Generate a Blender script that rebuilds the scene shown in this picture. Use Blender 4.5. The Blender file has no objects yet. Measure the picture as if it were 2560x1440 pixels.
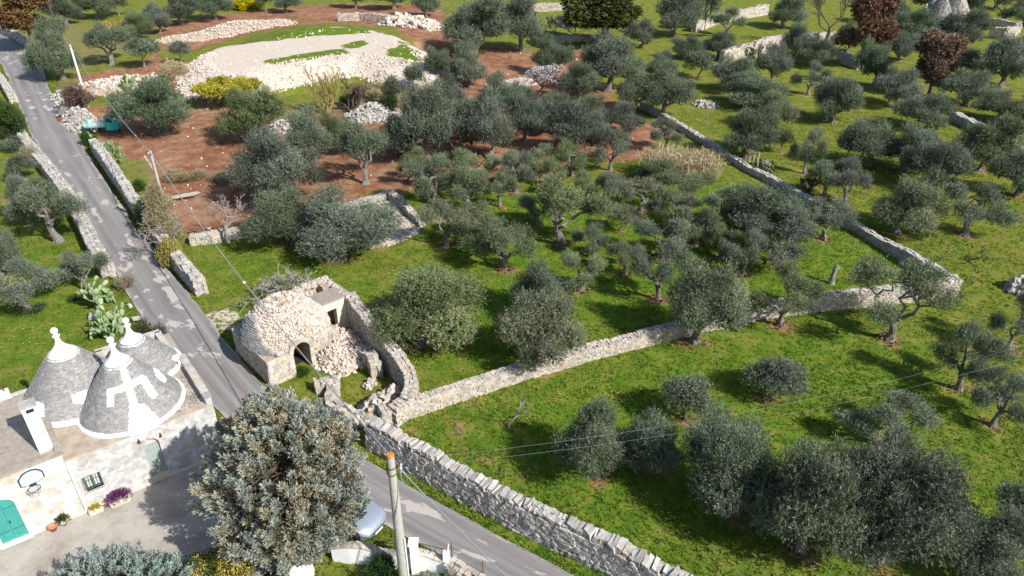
import bpy, bmesh, math, random
import numpy as np
from mathutils import Vector, Matrix

scene = bpy.context.scene
COL = scene.collection
RNG = np.random.default_rng(11)
random.seed(5)

# ------------------------------------------------------------------ camera, sky, sun, exposure
CAM_H, PITCH, FPX = 24.0, math.radians(30.5), 1800.0
cam_data = bpy.data.cameras.new('camera')
cam_data.sensor_width = 36.0
cam_data.lens = 36.0 * FPX / 2560.0
cam_data.clip_start, cam_data.clip_end = 0.5, 1500.0
cam = bpy.data.objects.new('camera', cam_data)
cam.location = (0, 0, CAM_H)
cam.rotation_euler = (math.pi / 2 - PITCH, 0, 0)
COL.objects.link(cam)
scene.camera = cam

SUN_EL = math.radians(39.0)
SUN_AZ = (0.80, -0.60)
sun_dir = Vector((SUN_AZ[0] * math.cos(SUN_EL), SUN_AZ[1] * math.cos(SUN_EL), math.sin(SUN_EL)))
world = bpy.data.worlds.new('World')
scene.world = world
world.use_nodes = True
wn = world.node_tree.nodes
sky = wn.new('ShaderNodeTexSky')
sky.sky_type = 'NISHITA'
sky.sun_disc = False
sky.sun_elevation = SUN_EL
sky.sun_rotation = math.atan2(SUN_AZ[0], SUN_AZ[1])
world.node_tree.links.new(sky.outputs[0], wn['Background'].inputs[0])
wn['Background'].inputs[1].default_value = 0.10
sun_data = bpy.data.lights.new('sun', 'SUN')
sun_data.energy = 4.6
sun_data.angle = math.radians(0.5)
sun_data.color = (1.0, 0.955, 0.89)
sun = bpy.data.objects.new('sun', sun_data)
sun.rotation_euler = sun_dir.to_track_quat('Z', 'Y').to_euler()
sun.location = (30, -30, 60)
COL.objects.link(sun)
scene.view_settings.view_transform = 'Standard'
scene.view_settings.look = 'None'
scene.view_settings.exposure = 0.5
scene.view_settings.gamma = 1.0
scene.view_settings.use_curve_mapping = False
scene.cycles.max_bounces = 5
scene.cycles.transparent_max_bounces = 6
scene.cycles.use_denoising = True

# ------------------------------------------------------------------ map from a spot in the photograph to a spot on the ground
CP, SP = math.cos(PITCH), math.sin(PITCH)


def G(px, py, z=0.0):
    u = (px - 1280) / FPX
    v = (py - 720) / FPX
    t = (z - CAM_H) / (-SP - v * CP)
    return np.array((u * t, (CP - v * SP) * t, z))


def depth_of(p):
    return p[1] * CP + (CAM_H - p[2]) * SP


# ------------------------------------------------------------------ mesh helpers
class MB:
    def __init__(s):
        s.V, s.L, s.S, s.A, s.M = [], [], [], [], []
        s.n = 0

    def add(s, V, F, v=0.0, mi=0):
        """V (N,3), F (M,k) array or list of lists; v is a number or one value per vertex"""
        V = np.asarray(V, float).reshape(-1, 3)
        if len(V) == 0:
            return
        if isinstance(F, np.ndarray):
            k = F.shape[1]
            s.L.append((F + s.n).ravel())
            s.S.append(np.full(len(F), k))
            nf = len(F)
        else:
            s.L.append(np.array([i for f in F for i in f], int) + s.n)
            s.S.append(np.array([len(f) for f in F], int))
            nf = len(F)
        s.M.append(np.full(nf, mi))
        s.V.append(V)
        s.A.append(np.broadcast_to(np.asarray(v, float), (len(V),)).copy())
        s.n += len(V)

    def mesh(s, name, mats, origin=(0, 0, 0), smooth=False):
        me = bpy.data.meshes.new(name)
        if s.n:
            V = np.concatenate(s.V) - np.asarray(origin, float)
            L = np.concatenate(s.L).astype(np.int32)
            S = np.concatenate(s.S).astype(np.int32)
            me.vertices.add(len(V))
            me.vertices.foreach_set('co', V.astype(np.float32).ravel())
            me.loops.add(len(L))
            me.loops.foreach_set('vertex_index', L)
            me.polygons.add(len(S))
            st = np.zeros(len(S), np.int32)
            st[1:] = np.cumsum(S)[:-1]
            me.polygons.foreach_set('loop_start', st)
            me.polygons.foreach_set('loop_total', S)
            me.polygons.foreach_set('material_index', np.concatenate(s.M).astype(np.int32))
            me.polygons.foreach_set('use_smooth', np.full(len(S), smooth))
            a = me.attributes.new('v', 'FLOAT', 'POINT')
            a.data.foreach_set('value', np.concatenate(s.A).astype(np.float32))
            me.update(calc_edges=True)
        for m in (mats if isinstance(mats, (list, tuple)) else [mats]):
            me.materials.append(m)
        return me

    def build(s, name, mats, parent=None, smooth=False, kind=None):
        o = bpy.data.objects.new(name, s.mesh(name, mats, org(parent), smooth))
        link(o, parent)
        if kind:
            o['kind'] = kind
        return o


ORG = {}


def org(o):
    """world origin of an object that has no rotation or scale of its own"""
    if o is None:
        return np.zeros(3)
    return ORG.get(o.name, np.zeros(3))


def link(o, parent=None, loc=None):
    COL.objects.link(o)
    base = org(parent)
    if parent is not None:
        o.parent = parent
    if loc is not None:
        o.location = tuple(np.asarray(loc, float) - base)
        ORG[o.name] = np.asarray(loc, float)
    else:
        ORG[o.name] = base
    return o


def tag(o, label, cat, group=None, kind=None):
    o['label'] = label
    o['category'] = cat
    if group:
        o['group'] = group
    if kind:
        o['kind'] = kind
    return o


def thing(name, label, cat, loc=(0, 0, 0), group=None):
    o = bpy.data.objects.new(name, None)
    o.empty_display_size = 0.3
    link(o, None, loc)
    return tag(o, label, cat, group, 'thing')


def norm(a):
    a = np.asarray(a, float)
    return a / np.maximum(np.linalg.norm(a, axis=-1, keepdims=True), 1e-9)


BOXF = np.array([[0, 3, 2, 1], [4, 5, 6, 7], [0, 1, 5, 4], [1, 2, 6, 5], [2, 3, 7, 6], [3, 0, 4, 7]])


def box(mb, c, size, ex=(1, 0, 0), ey=(0, 1, 0), ez=(0, 0, 1), v=0.0, mi=0, taper=1.0):
    """box centred on c; taper shrinks the +ez end"""
    ex, ey, ez = (np.asarray(e, float) for e in (ex, ey, ez))
    hx, hy, hz = size[0] / 2, size[1] / 2, size[2] / 2
    V = []
    for z, t in ((-hz, 1.0), (hz, taper)):
        for x, y in ((-hx, -hy), (hx, -hy), (hx, hy), (-hx, hy)):
            V.append(np.asarray(c, float) + ex * x * t + ey * y * t + ez * z)
    mb.add(V, BOXF, v, mi)


def tube(mb, pts, rad, n=7, v=0.0, rough=0.0, caps=True, mi=0):
    pts = np.asarray(pts, float)
    rad = np.broadcast_to(np.asarray(rad, float), (len(pts),))
    tan = norm(np.gradient(pts, axis=0))
    ref = np.array((0.31, 0.95, 0.05))
    a = norm(np.cross(tan, ref))
    b = np.cross(tan, a)
    th = np.arange(n) * 2 * math.pi / n
    k = 1.0
    if rough:
        k = 1.0 + rough * RNG.uniform(-1, 1, (len(pts), n, 1))
    V = pts[:, None, :] + (a[:, None, :] * np.cos(th)[None, :, None] + b[:, None, :] * np.sin(th)[None, :, None]) * rad[:, None, None] * k
    m = len(pts)
    i = np.arange(m - 1)[:, None] * n
    j = np.arange(n)[None, :]
    j2 = (j + 1) % n
    F = np.stack([i + j, i + j2, i + n + j2, i + n + j], -1).reshape(-1, 4)
    mb.add(V.reshape(-1, 3), F, v, mi)
    if caps:
        mb.add(V[0], [list(range(n))[::-1]], v, mi)
        mb.add(V[-1], [list(range(n))], v, mi)


def lathe(mb, c, prof, n=24, v=0.0, mi=0):
    """prof = list of (radius, z)"""
    th = np.arange(n) * 2 * math.pi / n
    V = np.concatenate([np.stack([c[0] + r * np.cos(th), c[1] + r * np.sin(th), np.full(n, c[2] + z)], -1) for r, z in prof])
    m = len(prof)
    i = np.arange(m - 1)[:, None] * n
    j = np.arange(n)[None, :]
    j2 = (j + 1) % n
    F = np.stack([i + j, i + j2, i + n + j2, i + n + j], -1).reshape(-1, 4)
    mb.add(V, F, v, mi)


def loft(mb, secs, closed=True, caps=True, v=0.0, mi=0):
    n = len(secs[0])
    V = np.concatenate([np.asarray(s, float) for s in secs])
    F = []
    for i in range(len(secs) - 1):
        for j in range(n if closed else n - 1):
            k = (j + 1) % n
            F.append([i * n + j, i * n + k, (i + 1) * n + k, (i + 1) * n + j])
    if caps:
        F.append(list(range(n))[::-1])
        F.append([(len(secs) - 1) * n + j for j in range(n)])
    mb.add(V, F, v, mi)


def prism(mb, poly, z0, z1, v=0.0, mi=0):
    n = len(poly)
    V = [(p[0], p[1], z0) for p in poly] + [(p[0], p[1], z1) for p in poly]
    F = [[i, (i + 1) % n, n + (i + 1) % n, n + i] for i in range(n)]
    F += [list(range(n))[::-1], [n + i for i in range(n)]]
    mb.add(V, F, v, mi)


def leaves(mb, P, D, L, W, v):
    """diamond leaves: base P, direction D, length L, width W"""
    n = len(P)
    D = norm(D)
    side = norm(np.cross(D, norm(RNG.normal(size=(n, 3)))))
    L = np.broadcast_to(np.asarray(L, float), (n,))[:, None]
    W = np.broadcast_to(np.asarray(W, float), (n,))[:, None]
    mid = P + D * L * 0.45
    V = np.stack([P, mid + side * W / 2, P + D * L, mid - side * W / 2], 1).reshape(-1, 3)
    F = np.arange(4 * n).reshape(n, 4)
    mb.add(V, F, np.repeat(np.broadcast_to(v, (n,)), 4))


def fingers(mb, P, D, L, W, v):
    """three-sided spindles"""
    n = len(P)
    D = norm(D)
    a = norm(np.cross(D, norm(RNG.normal(size=(n, 3)))))
    b = np.cross(D, a)
    L = np.broadcast_to(L, (n,))[:, None]
    W = np.broadcast_to(W, (n,))[:, None]
    m = P + D * L * 0.5
    V = np.stack([P, m + a * W, m + (b * .866 - a * .5) * W, m - (b * .866 + a * .5) * W, P + D * L], 1).reshape(-1, 3)
    f = np.array([[0, 2, 1], [0, 3, 2], [0, 1, 3], [4, 1, 2], [4, 2, 3], [4, 3, 1]])
    F = (f[None] + 5 * np.arange(n)[:, None, None]).reshape(-1, 3)
    mb.add(V, F, np.repeat(np.broadcast_to(v, (n,)), 5))


# value noise on the plane, used for ground relief and patchiness
_tab = np.random.default_rng(3).uniform(0, 1, (256, 256))


def vnoise(x, y, s):
    x = np.asarray(x, float) / s
    y = np.asarray(y, float) / s
    ix, iy = np.floor(x).astype(int), np.floor(y).astype(int)
    fx, fy = x - ix, y - iy
    fx, fy = fx * fx * (3 - 2 * fx), fy * fy * (3 - 2 * fy)
    t = lambda i, j: _tab[i % 256, j % 256]
    return (t(ix, iy) * (1 - fx) + t(ix + 1, iy) * fx) * (1 - fy) + (t(ix, iy + 1) * (1 - fx) + t(ix + 1, iy + 1) * fx) * fy


def fbm(x, y, s):
    return (vnoise(x, y, s) * .5 + vnoise(x + 91, y + 37, s / 2.1) * .3 + vnoise(x + 17, y + 53, s / 4.3) * .2)


def inpoly(x, y, poly):
    x, y = np.asarray(x, float), np.asarray(y, float)
    r = np.zeros(x.shape, bool)
    n = len(poly)
    for i in range(n):
        x1, y1 = poly[i][0], poly[i][1]
        x2, y2 = poly[(i + 1) % n][0], poly[(i + 1) % n][1]
        c = ((y1 > y) != (y2 > y))
        with np.errstate(divide='ignore', invalid='ignore'):
            xi = (x2 - x1) * (y - y1) / (y2 - y1 if y2 != y1 else 1e-9) + x1
        r ^= c & (x < xi)
    return r


def polydist(x, y, poly):
    """distance to the outline, negative inside"""
    x, y = np.asarray(x, float), np.asarray(y, float)
    d = np.full(x.shape, 1e9)
    n = len(poly)
    for i in range(n):
        a = np.asarray(poly[i][:2], float)
        b = np.asarray(poly[(i + 1) % n][:2], float)
        ab = b - a
        t = np.clip(((x - a[0]) * ab[0] + (y - a[1]) * ab[1]) / max(ab @ ab, 1e-9), 0, 1)
        d = np.minimum(d, np.hypot(x - a[0] - t * ab[0], y - a[1] - t * ab[1]))
    return np.where(inpoly(x, y, poly), -d, d)


def sstep(a, b, x):
    t = np.clip((x - a) / (b - a), 0, 1)
    return t * t * (3 - 2 * t)


# ------------------------------------------------------------------ materials
class NT:
    def __init__(s, name):
        s.m = bpy.data.materials.new(name)
        s.m.use_nodes = True
        s.t = s.m.node_tree
        s.b = s.t.nodes['Principled BSDF']
        s.out = s.t.nodes['Material Output']

    def n(s, typ, **kw):
        nd = s.t.nodes.new('ShaderNode' + typ)
        for k, v in kw.items():
            if k.startswith('i_'):
                nd.inputs[k[2:].replace('_', ' ')].default_value = v
            else:
                setattr(nd, k, v)
        return nd

    def l(s, a, b):
        s.t.links.new(a, b)

    def math(s, op, a, b=None, c=None, clamp=False):
        nd = s.n('Math', operation=op, use_clamp=clamp)
        for i, x in enumerate((a, b, c)):
            if x is None:
                continue
            if isinstance(x, (int, float)):
                nd.inputs[i].default_value = x
            else:
                s.l(x, nd.inputs[i])
        return nd.outputs[0]

    def noise(s, scale, detail=3, rough=.55, vec=None, dist=0.0):
        nd = s.n('TexNoise')
        nd.inputs['Scale'].default_value = scale
        nd.inputs['Detail'].default_value = detail
        nd.inputs['Roughness'].default_value = rough
        nd.inputs['Distortion'].default_value = dist
        if vec is not None:
            s.l(vec, nd.inputs['Vector'])
        return nd.outputs['Fac']

    def pos(s):
        return s.n('NewGeometry').outputs['Position']

    def ramp(s, fac, stops, interp='LINEAR'):
        nd = s.n('ValToRGB')
        cr = nd.color_ramp
        cr.interpolation = interp
        while len(cr.elements) > 1:
            cr.elements.remove(cr.elements[0])
        cr.elements[0].position, cr.elements[0].color = stops[0][0], (*stops[0][1], 1)
        for p, c in stops[1:]:
            e = cr.elements.new(p)
            e.color = (*c, 1)
        s.l(fac, nd.inputs[0])
        return nd.outputs[0]

    def mix(s, fac, a, b, typ='MIX'):
        nd = s.n('Mix', data_type='RGBA', blend_type=typ)
        for sock, x in ((nd.inputs[0], fac), (nd.inputs[6], a), (nd.inputs[7], b)):
            if isinstance(x, (int, float)):
                sock.default_value = x
            elif isinstance(x, tuple):
                sock.default_value = (*x, 1)
            else:
                s.l(x, sock)
        return nd.outputs[2]

    def mul(s, col, fac):
        """colour times a grey value"""
        nd = s.n('VectorMath', operation='SCALE')
        s.l(col, nd.inputs[0])
        if isinstance(fac, (int, float)):
            nd.inputs['Scale'].default_value = fac
        else:
            s.l(fac, nd.inputs['Scale'])
        return nd.outputs[0]

    def range(s, x, a, b, c, d):
        nd = s.n('MapRange')
        s.l(x, nd.inputs[0])
        for i, q in enumerate((a, b, c, d)):
            nd.inputs[i + 1].default_value = q
        return nd.outputs[0]

    def bump(s, h, strength, dist=0.05):
        nd = s.n('Bump')
        nd.inputs['Strength'].default_value = strength
        nd.inputs['Distance'].default_value = dist
        s.l(h, nd.inputs['Height'])
        s.l(nd.outputs[0], s.b.inputs['Normal'])

    def rnd(s):
        """a random number: per object for single pieces, per piece for joined ones"""
        a = s.n('Attribute', attribute_name='v').outputs['Fac']
        o = s.n('ObjectInfo').outputs['Random']
        return s.math('FRACT', s.math('ADD', a, o))

    def fin(s, col, rough=.8, spec=.25, metal=0.0):
        if isinstance(col, tuple):
            s.b.inputs['Base Color'].default_value = (*col, 1)
        else:
            s.l(col, s.b.inputs['Base Color'])
        s.b.inputs['Roughness'].default_value = rough
        s.b.inputs['Specular IOR Level'].default_value = spec
        s.b.inputs['Metallic'].default_value = metal
        return s.m


def m_plain(name, col, rough=.7, scale=6.0, amount=.25, bump=.2, metal=0.0, spec=.3):
    t = NT(name)
    nz = t.noise(scale, 4, vec=t.pos())
    t.bump(t.noise(scale * 4, 3, vec=t.pos()), bump, .02)
    return t.fin(t.mul(t.ramp(nz, [(0, col), (1, col)]), t.range(nz, .3, .7, 1 - amount, 1 + amount)), rough, spec, metal)


def m_stone(name, cols, lichen=None, nscale=7.0, bump=.5):
    """cols: ramp over the random number of each stone"""
    t = NT(name)
    p = t.pos()
    c = t.ramp(t.rnd(), cols)
    nz = t.noise(nscale, 5, .65, vec=p)
    c = t.mul(c, t.range(nz, .3, .72, .74, 1.14))
    if lichen:
        c = t.mix(t.range(t.noise(nscale * .37, 4, .6, vec=p), .52, .66, 0, .75), c, lichen)
    t.bump(t.noise(nscale * 3, 4, .7, vec=p), bump, .03)
    return t.fin(c, .9, .15)


def m_leaf(name, cols, trans=.22, rough=.55, var=.17, spec=.3):
    t = NT(name)
    a = t.n('Attribute', attribute_name='v').outputs['Fac']
    o = t.n('ObjectInfo').outputs['Random']
    c = t.ramp(a, cols)
    c = t.mul(c, t.range(o, 0, 1, 1 - var, 1 + var))
    hs = t.n('HueSaturation')
    t.l(c, hs.inputs['Color'])
    t.l(t.range(t.math('FRACT', t.math('MULTIPLY', o, 7.31)), 0, 1, .485, .515), hs.inputs['Hue'])
    t.l(t.range(t.math('FRACT', t.math('MULTIPLY', o, 3.77)), 0, 1, .75, 1.2), hs.inputs['Saturation'])
    c = hs.outputs[0]
    m = t.fin(c, rough, spec)
    tr = t.n('BsdfTranslucent')
    t.l(c, tr.inputs[0])
    mx = t.n('MixShader')
    mx.inputs[0].default_value = trans
    t.l(t.b.outputs[0], mx.inputs[1])
    t.l(tr.outputs[0], mx.inputs[2])
    t.l(mx.outputs[0], t.out.inputs[0])
    return m


def m_bark(name, a, b, scale=9):
    t = NT(name)
    nz = t.noise(scale, 5, .7, vec=t.pos(), dist=.6)
    t.bump(t.noise(scale * 2.2, 4, .7, vec=t.pos()), .8, .05)
    return t.fin(t.ramp(nz, [(.3, a), (.7, b)]), .9, .1)


MAT = {}
MAT['limestone'] = m_stone('grey_limestone', [(0, (.33, .31, .285)), (.35, (.45, .425, .395)), (.7, (.53, .50, .465)), (.94, (.57, .525, .475)), (1, (.54, .43, .32))], (.30, .29, .275))
MAT['limestone_warm'] = m_stone('warm_limestone', [(0, (.36, .325, .285)), (.4, (.50, .455, .40)), (.75, (.58, .535, .475)), (.97, (.60, .50, .38)), (1, (.54, .38, .24))], (.37, .335, .29))
MAT['rubble'] = m_stone('pale_rubble', [(0, (.48, .40, .335)), (.4, (.62, .54, .465)), (.8, (.71, .64, .57)), (.975, (.68, .55, .43)), (1, (.58, .40, .27))])
MAT['slate'] = m_stone('grey_roof_slab', [(0, (.27, .266, .266)), (.5, (.325, .32, .316)), (1, (.385, .376, .362))], (.265, .26, .25), nscale=5, bump=.4)
MAT['whitewash_stone'] = m_stone('whitewashed_stone', [(0, (.44, .43, .415)), (.4, (.56, .55, .53)), (.8, (.64, .63, .61)), (1, (.52, .46, .40))], (.36, .355, .345), nscale=3.5, bump=.5)
MAT['ashlar'] = m_stone('cream_block', [(0, (.56, .51, .45)), (.07, (.52, .465, .40)), (.13, (.63, .615, .585)), (.45, (.68, .67, .645)), (.85, (.71, .70, .675)), (.94, (.62, .585, .535)), (1, (.53, .475, .41))], nscale=3, bump=.25)
MAT['mortar'] = m_plain('pale_mortar', (.54, .52, .49), .95, 5, .15, .4)
MAT['wall_core'] = m_plain('wall_core', (.26, .235, .205), .95, 5, .3, .5)
MAT['core_red'] = m_plain('earthy_core', (.42, .33, .25), .95, 3, .3, .5)
MAT['whitewash'] = m_plain('white_lime_paint', (.84, .835, .82), .8, 3, .05, .25)
MAT['plaster'] = m_plain('old_plaster', (.66, .60, .52), .9, 2.2, .15, .3)
MAT['dark'] = m_plain('painted_inside_shade', (.03, .026, .022), .95, 4, .2, .1)  # near-black colour that stands in for shade inside openings
MAT['roof_screed'] = m_plain('tan_roof_screed', (.41, .345, .27), .9, 2.4, .22, .5)
MAT['roof_lichen'] = m_stone('lichened_roof', [(0, (.30, .26, .22)), (.5, (.44, .39, .33)), (1, (.52, .47, .41))], (.27, .22, .17), nscale=6)
MAT['concrete_pole'] = m_bark('concrete_pole', (.37, .355, .33), (.46, .44, .41), 3)
MAT['rust'] = m_plain('orange_rust', (.50, .22, .05), .85, 9, .3, .3)
MAT['iron'] = m_plain('black_iron', (.03, .03, .032), .55, 9, .2, .1)
MAT['rusty_iron'] = m_plain('rusty_iron', (.13, .065, .04), .8, 9, .3, .1)
MAT['cable'] = m_plain('grey_cable', (.30, .31, .33), .6, 5, .1, 0)
MAT['teal'] = m_plain('teal_paint', (.055, .30, .265), .5, 4, .08, .1)
MAT['teal_dark'] = m_plain('teal_paint_groove', (.035, .19, .17), .5, 4, .08, .1)
MAT['sage'] = m_plain('sage_painted_wood', (.33, .39, .35), .6, 5, .1, .2)
MAT['green_iron'] = m_plain('green_iron', (.05, .10, .085), .5, 5, .1, .1)
MAT['pipe'] = m_plain('white_pipe', (.80, .80, .79), .45, 3, .04, 0)
MAT['board'] = m_plain('pale_board', (.47, .56, .66), .4, 3, .04, 0)
MAT['terracotta'] = m_plain('terracotta', (.55, .22, .13), .8, 6, .15, .2)
MAT['planter'] = m_plain('cream_planter', (.62, .55, .45), .85, 6, .15, .2)
MAT['glass'] = m_plain('dark_glass', (.04, .055, .06), .08, 2, .1, 0, spec=.6)
MAT['frosted'] = m_plain('pale_curtain', (.58, .57, .53), .6, 5, .1, 0)
MAT['olive_bark'] = m_bark('olive_bark', (.085, .072, .06), (.27, .25, .225), 7)
MAT['pale_bark'] = m_bark('pale_bark', (.17, .15, .13), (.42, .395, .36), 8)
MAT['olive_bark_pale'] = m_bark('olive_bark_pale', (.12, .105, .09), (.31, .288, .26), 8)
MAT['grey_twig'] = m_bark('grey_twig', (.20, .175, .155), (.40, .36, .33), 8)
MAT['yellow_twig'] = m_bark('yellow_twig', (.22, .17, .07), (.40, .33, .14), 8)
MAT['brown_twig'] = m_bark('brown_twig', (.075, .055, .042), (.20, .155, .12), 8)
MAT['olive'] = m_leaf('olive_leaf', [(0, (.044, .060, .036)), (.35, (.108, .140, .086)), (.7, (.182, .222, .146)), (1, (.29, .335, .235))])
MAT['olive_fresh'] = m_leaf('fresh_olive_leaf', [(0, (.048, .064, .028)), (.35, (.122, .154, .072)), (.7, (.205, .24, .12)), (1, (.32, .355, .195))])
MAT['holm'] = m_leaf('holm_leaf', [(0, (.018, .028, .010)), (.5, (.055, .072, .022)), (1, (.115, .12, .04))])
MAT['evergreen'] = m_leaf('evergreen_leaf', [(0, (.014, .034, .009)), (.5, (.040, .088, .020)), (1, (.085, .15, .035))])
MAT['brown_leaf'] = m_leaf('dead_brown_leaf', [(0, (.085, .048, .030)), (.5, (.20, .118, .070)), (1, (.31, .20, .125))], var=.12)
MAT['blossom'] = m_leaf('almond_blossom', [(0, (.46, .40, .42)), (.5, (.66, .60, .62)), (1, (.82, .78, .80))], trans=.3)
MAT['conifer'] = m_leaf('blue_cypress', [(0, (.15, .18, .15)), (.30, (.28, .33, .275)), (.56, (.43, .48, .415)), (.62, (.32, .30, .19)), (.82, (.43, .37, .225)), (1, (.50, .40, .21))], trans=.18, var=.02)
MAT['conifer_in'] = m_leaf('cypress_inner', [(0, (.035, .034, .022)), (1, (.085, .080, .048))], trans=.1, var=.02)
MAT['bluebush'] = m_leaf('blue_bush', [(0, (.12, .17, .145)), (.5, (.25, .325, .285)), (1, (.38, .455, .41))], trans=.1, var=.02)
MAT['yellow_flower'] = m_leaf('yellow_flower', [(0, (.50, .36, .012)), (1, (.80, .66, .03))], var=.1)
MAT['yellow_bush'] = m_leaf('yellow_green_bush', [(0, (.08, .11, .012)), (.4, (.34, .31, .02)), (1, (.62, .47, .03))], var=.1)
MAT['ivy_yellow'] = m_leaf('yellow_ivy', [(0, (.10, .10, .02)), (.5, (.34, .29, .04)), (1, (.56, .46, .07))], var=.05)
MAT['white_flower'] = m_leaf('white_flower', [(0, (.6, .6, .55)), (1, (.85, .85, .8))], var=.05)
MAT['purple'] = m_leaf('purple_flower', [(0, (.07, .025, .075)), (1, (.24, .085, .22))], var=.05)
MAT['grass'] = m_leaf('grass_blade', [(0, (.055, .120, .010)), (.45, (.10, .182, .015)), (.8, (.18, .225, .028)), (1, (.31, .285, .08))], trans=.3, var=0, spec=.15)
MAT['reed'] = m_leaf('dry_reed', [(0, (.30, .25, .13)), (.5, (.52, .45, .28)), (1, (.68, .60, .40))], trans=.3, var=.05)
MAT['drybrush'] = m_leaf('dry_brush', [(0, (.16, .13, .07)), (.5, (.31, .265, .155)), (1, (.44, .39, .25))], trans=.2, var=.1)
MAT['cactus'] = m_leaf('cactus_pad', [(0, (.16, .235, .11)), (1, (.30, .375, .19))], trans=.0, rough=.6, var=.28)
MAT['soil_mound'] = m_plain('soil_mound', (.20, .095, .055), .95, 5, .3, .8)
MAT['wood'] = m_plain('grey_wood', (.45, .41, .35), .9, 6, .2, .3)
MAT['turquoise'] = m_plain('turquoise_paint', (.05, .53, .51), .45, 3, .06, .03)
MAT['bed_metal'] = m_plain('pale_bed_metal', (.56, .57, .54), .6, 5, .12, .05)
MAT['rubber'] = m_plain('tyre_rubber', (.025, .024, .022), .9, 5, .2, .1)
MAT['rim'] = m_plain('dusty_rim', (.42, .34, .27), .7, 5, .2, .1)
t = NT('silver_car_paint')
MAT['silver'] = t.fin((.55, .61, .69), .22, .5, .65)
t = NT('headlamp_glass')
MAT['headlamp'] = t.fin((.62, .66, .70), .12, .6)

# ------------------------------------------------------------------ layout data: olive trees and others
# zone -> (phrase, trees); each tree = kind, foot x, foot y, crown width, crown top (all read off the photograph at 2560 px wide)
TREES = {
 'road_top': ('beside the upper road', 'D 160 200 112 52|D 165 62 95 -22|D 245 48 95 -30|O 282 160 125 58|D 350 98 80 28|Y 362 168 86 95|Y 456 160 58 103|D 400 82 78 12'),
 'top_left': ('along the top edge, left half', 'Y 298 38 56 -18|D 455 62 90 -22|D 540 48 95 -42|Y 665 30 50 -28|D 715 32 62 -26|D 890 20 60 -45|D 985 22 95 -48|D 1065 40 70 -30'),
 'truck': ('behind the turquoise three-wheeler', 'D 412 332 168 183'),
 'left_field': ('left of the roadside wall', 'O 148 602 130 418|D 78 560 105 425|D 5 690 110 520|O 68 772 135 645|O 220 722 90 615|Y 62 450 64 385'),
 'bank': ('below the pale gravel bank', 'D 628 350 165 212|D 690 505 225 318|D 788 402 112 270|D 855 385 92 280|O 915 458 148 300|D 740 605 190 465|D 850 645 240 480'),
 'redgrove': ('mid red soil grove', 'D 1068 405 165 212|D 1110 300 105 195|D 1226 395 150 225|D 1310 352 100 225|D 1432 382 152 240|O 1525 425 115 318|D 1562 338 90 255|O 1662 372 85 292|D 1150 348 112 240|D 1002 382 100 285|D 1385 332 110 232|D 1482 332 112 238|D 1252 292 105 190'),
 'redgrove_back': ('far side of red grove', 'D 1655 292 112 165|D 1585 282 105 160|D 1520 228 155 88|D 1445 248 108 155|D 1375 188 92 95|D 1175 218 98 112|D 1108 218 75 145|Y 1040 235 52 160|Y 985 268 62 182|D 1185 138 168 -8|D 1303 125 130 -20'),
 'top_mid': ('at the top edge, right of centre', 'D 1682 90 122 -28|O 1757 72 85 -30|D 1600 118 75 50|D 1642 200 78 130'),
 'centre_left': ('right of the small walled terrace', 'O 1085 515 130 380|O 1115 615 130 492|O 1165 530 112 412|O 1250 515 95 420|O 1290 480 108 372|O 1340 442 120 360|O 1428 437 98 350|O 1200 464 100 380|O 1378 472 95 398|O 1040 458 100 368|O 1145 460 95 378'),
 'centre': ('amid the green field', 'O 1405 610 162 440|O 1465 508 90 425|O 1260 670 160 530|O 1600 528 155 438|D 1635 458 112 385|O 1720 512 128 420|O 1742 612 108 515|Y 1550 575 68 505|O 1650 642 122 540|O 1690 572 105 472|O 1800 562 100 472|O 1540 522 95 432|O 1345 562 100 472|O 1482 642 100 552|O 1182 602 110 502|O 1562 682 105 592|O 1802 642 105 555'),
 'centre_front': ('just behind the long wall', 'D 1050 858 258 648|O 1453 727 108 628|D 1345 790 158 645|D 1365 908 218 712|O 1645 748 142 595|D 1735 852 205 640|O 1950 812 190 655|O 2225 848 225 650'),
 'centre_right': ('inside the corner of the long wall', 'O 1858 683 118 575|D 1888 592 200 440|O 1950 658 158 520|O 2060 598 112 492'),
 'right_near': ('right of the field wall, nearer rows', 'D 2240 580 155 435|O 2413 587 132 455|O 2110 512 102 400|O 2060 490 92 390|D 2168 412 150 290|D 2258 425 140 305|D 2325 478 150 345|D 2450 425 138 285|D 2538 490 115 372|O 2010 432 90 315|Y 1953 380 50 312'),
 'right_mid': ('right of the field wall, middle rows', 'D 1862 390 132 262|D 1920 318 110 225|D 1880 262 145 190|D 1838 228 112 140|D 1930 205 88 110|O 2020 237 92 155|D 2078 305 128 190|D 2240 265 115 168|D 2305 325 130 230|Y 1743 196 72 128|D 2415 262 132 172|D 2490 300 95 225|D 2548 318 110 225'),
 'right_far': ('in the far rows, upper right', 'D 1740 147 62 90|D 1797 146 75 80|O 1815 92 80 25|D 1957 70 90 -8|D 1980 152 80 60|D 2045 168 95 95|D 2180 218 90 105|D 2250 150 85 80|D 2272 112 118 25|D 2405 114 125 25|D 2500 218 135 95|D 2218 62 80 -10|D 2430 36 70 -40|D 2545 155 70 90|D 2395 195 95 120|D 2118 128 80 58|D 2325 42 90 -40|D 2190 58 70 -14|D 2485 22 90 -50|D 2562 62 90 0|D 1705 145 60 95'),
 'low_right': ('in front of the long wall', 'Y 1930 992 150 880|Y 1713 1048 140 930|D 1490 1188 185 1000|D 1622 1165 178 1010|D 1830 1275 245 1018|D 2000 1372 270 1098|D 2195 1392 310 1082|O 2215 1112 165 980'),
 'right_edge': ('near the lower right edge', 'O 2395 972 165 795|O 2480 1062 135 885|O 2520 872 125 715|D 2455 1462 195 1262|Y 2512 1325 118 1155'),
}
TREE_ROWS = []
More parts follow.
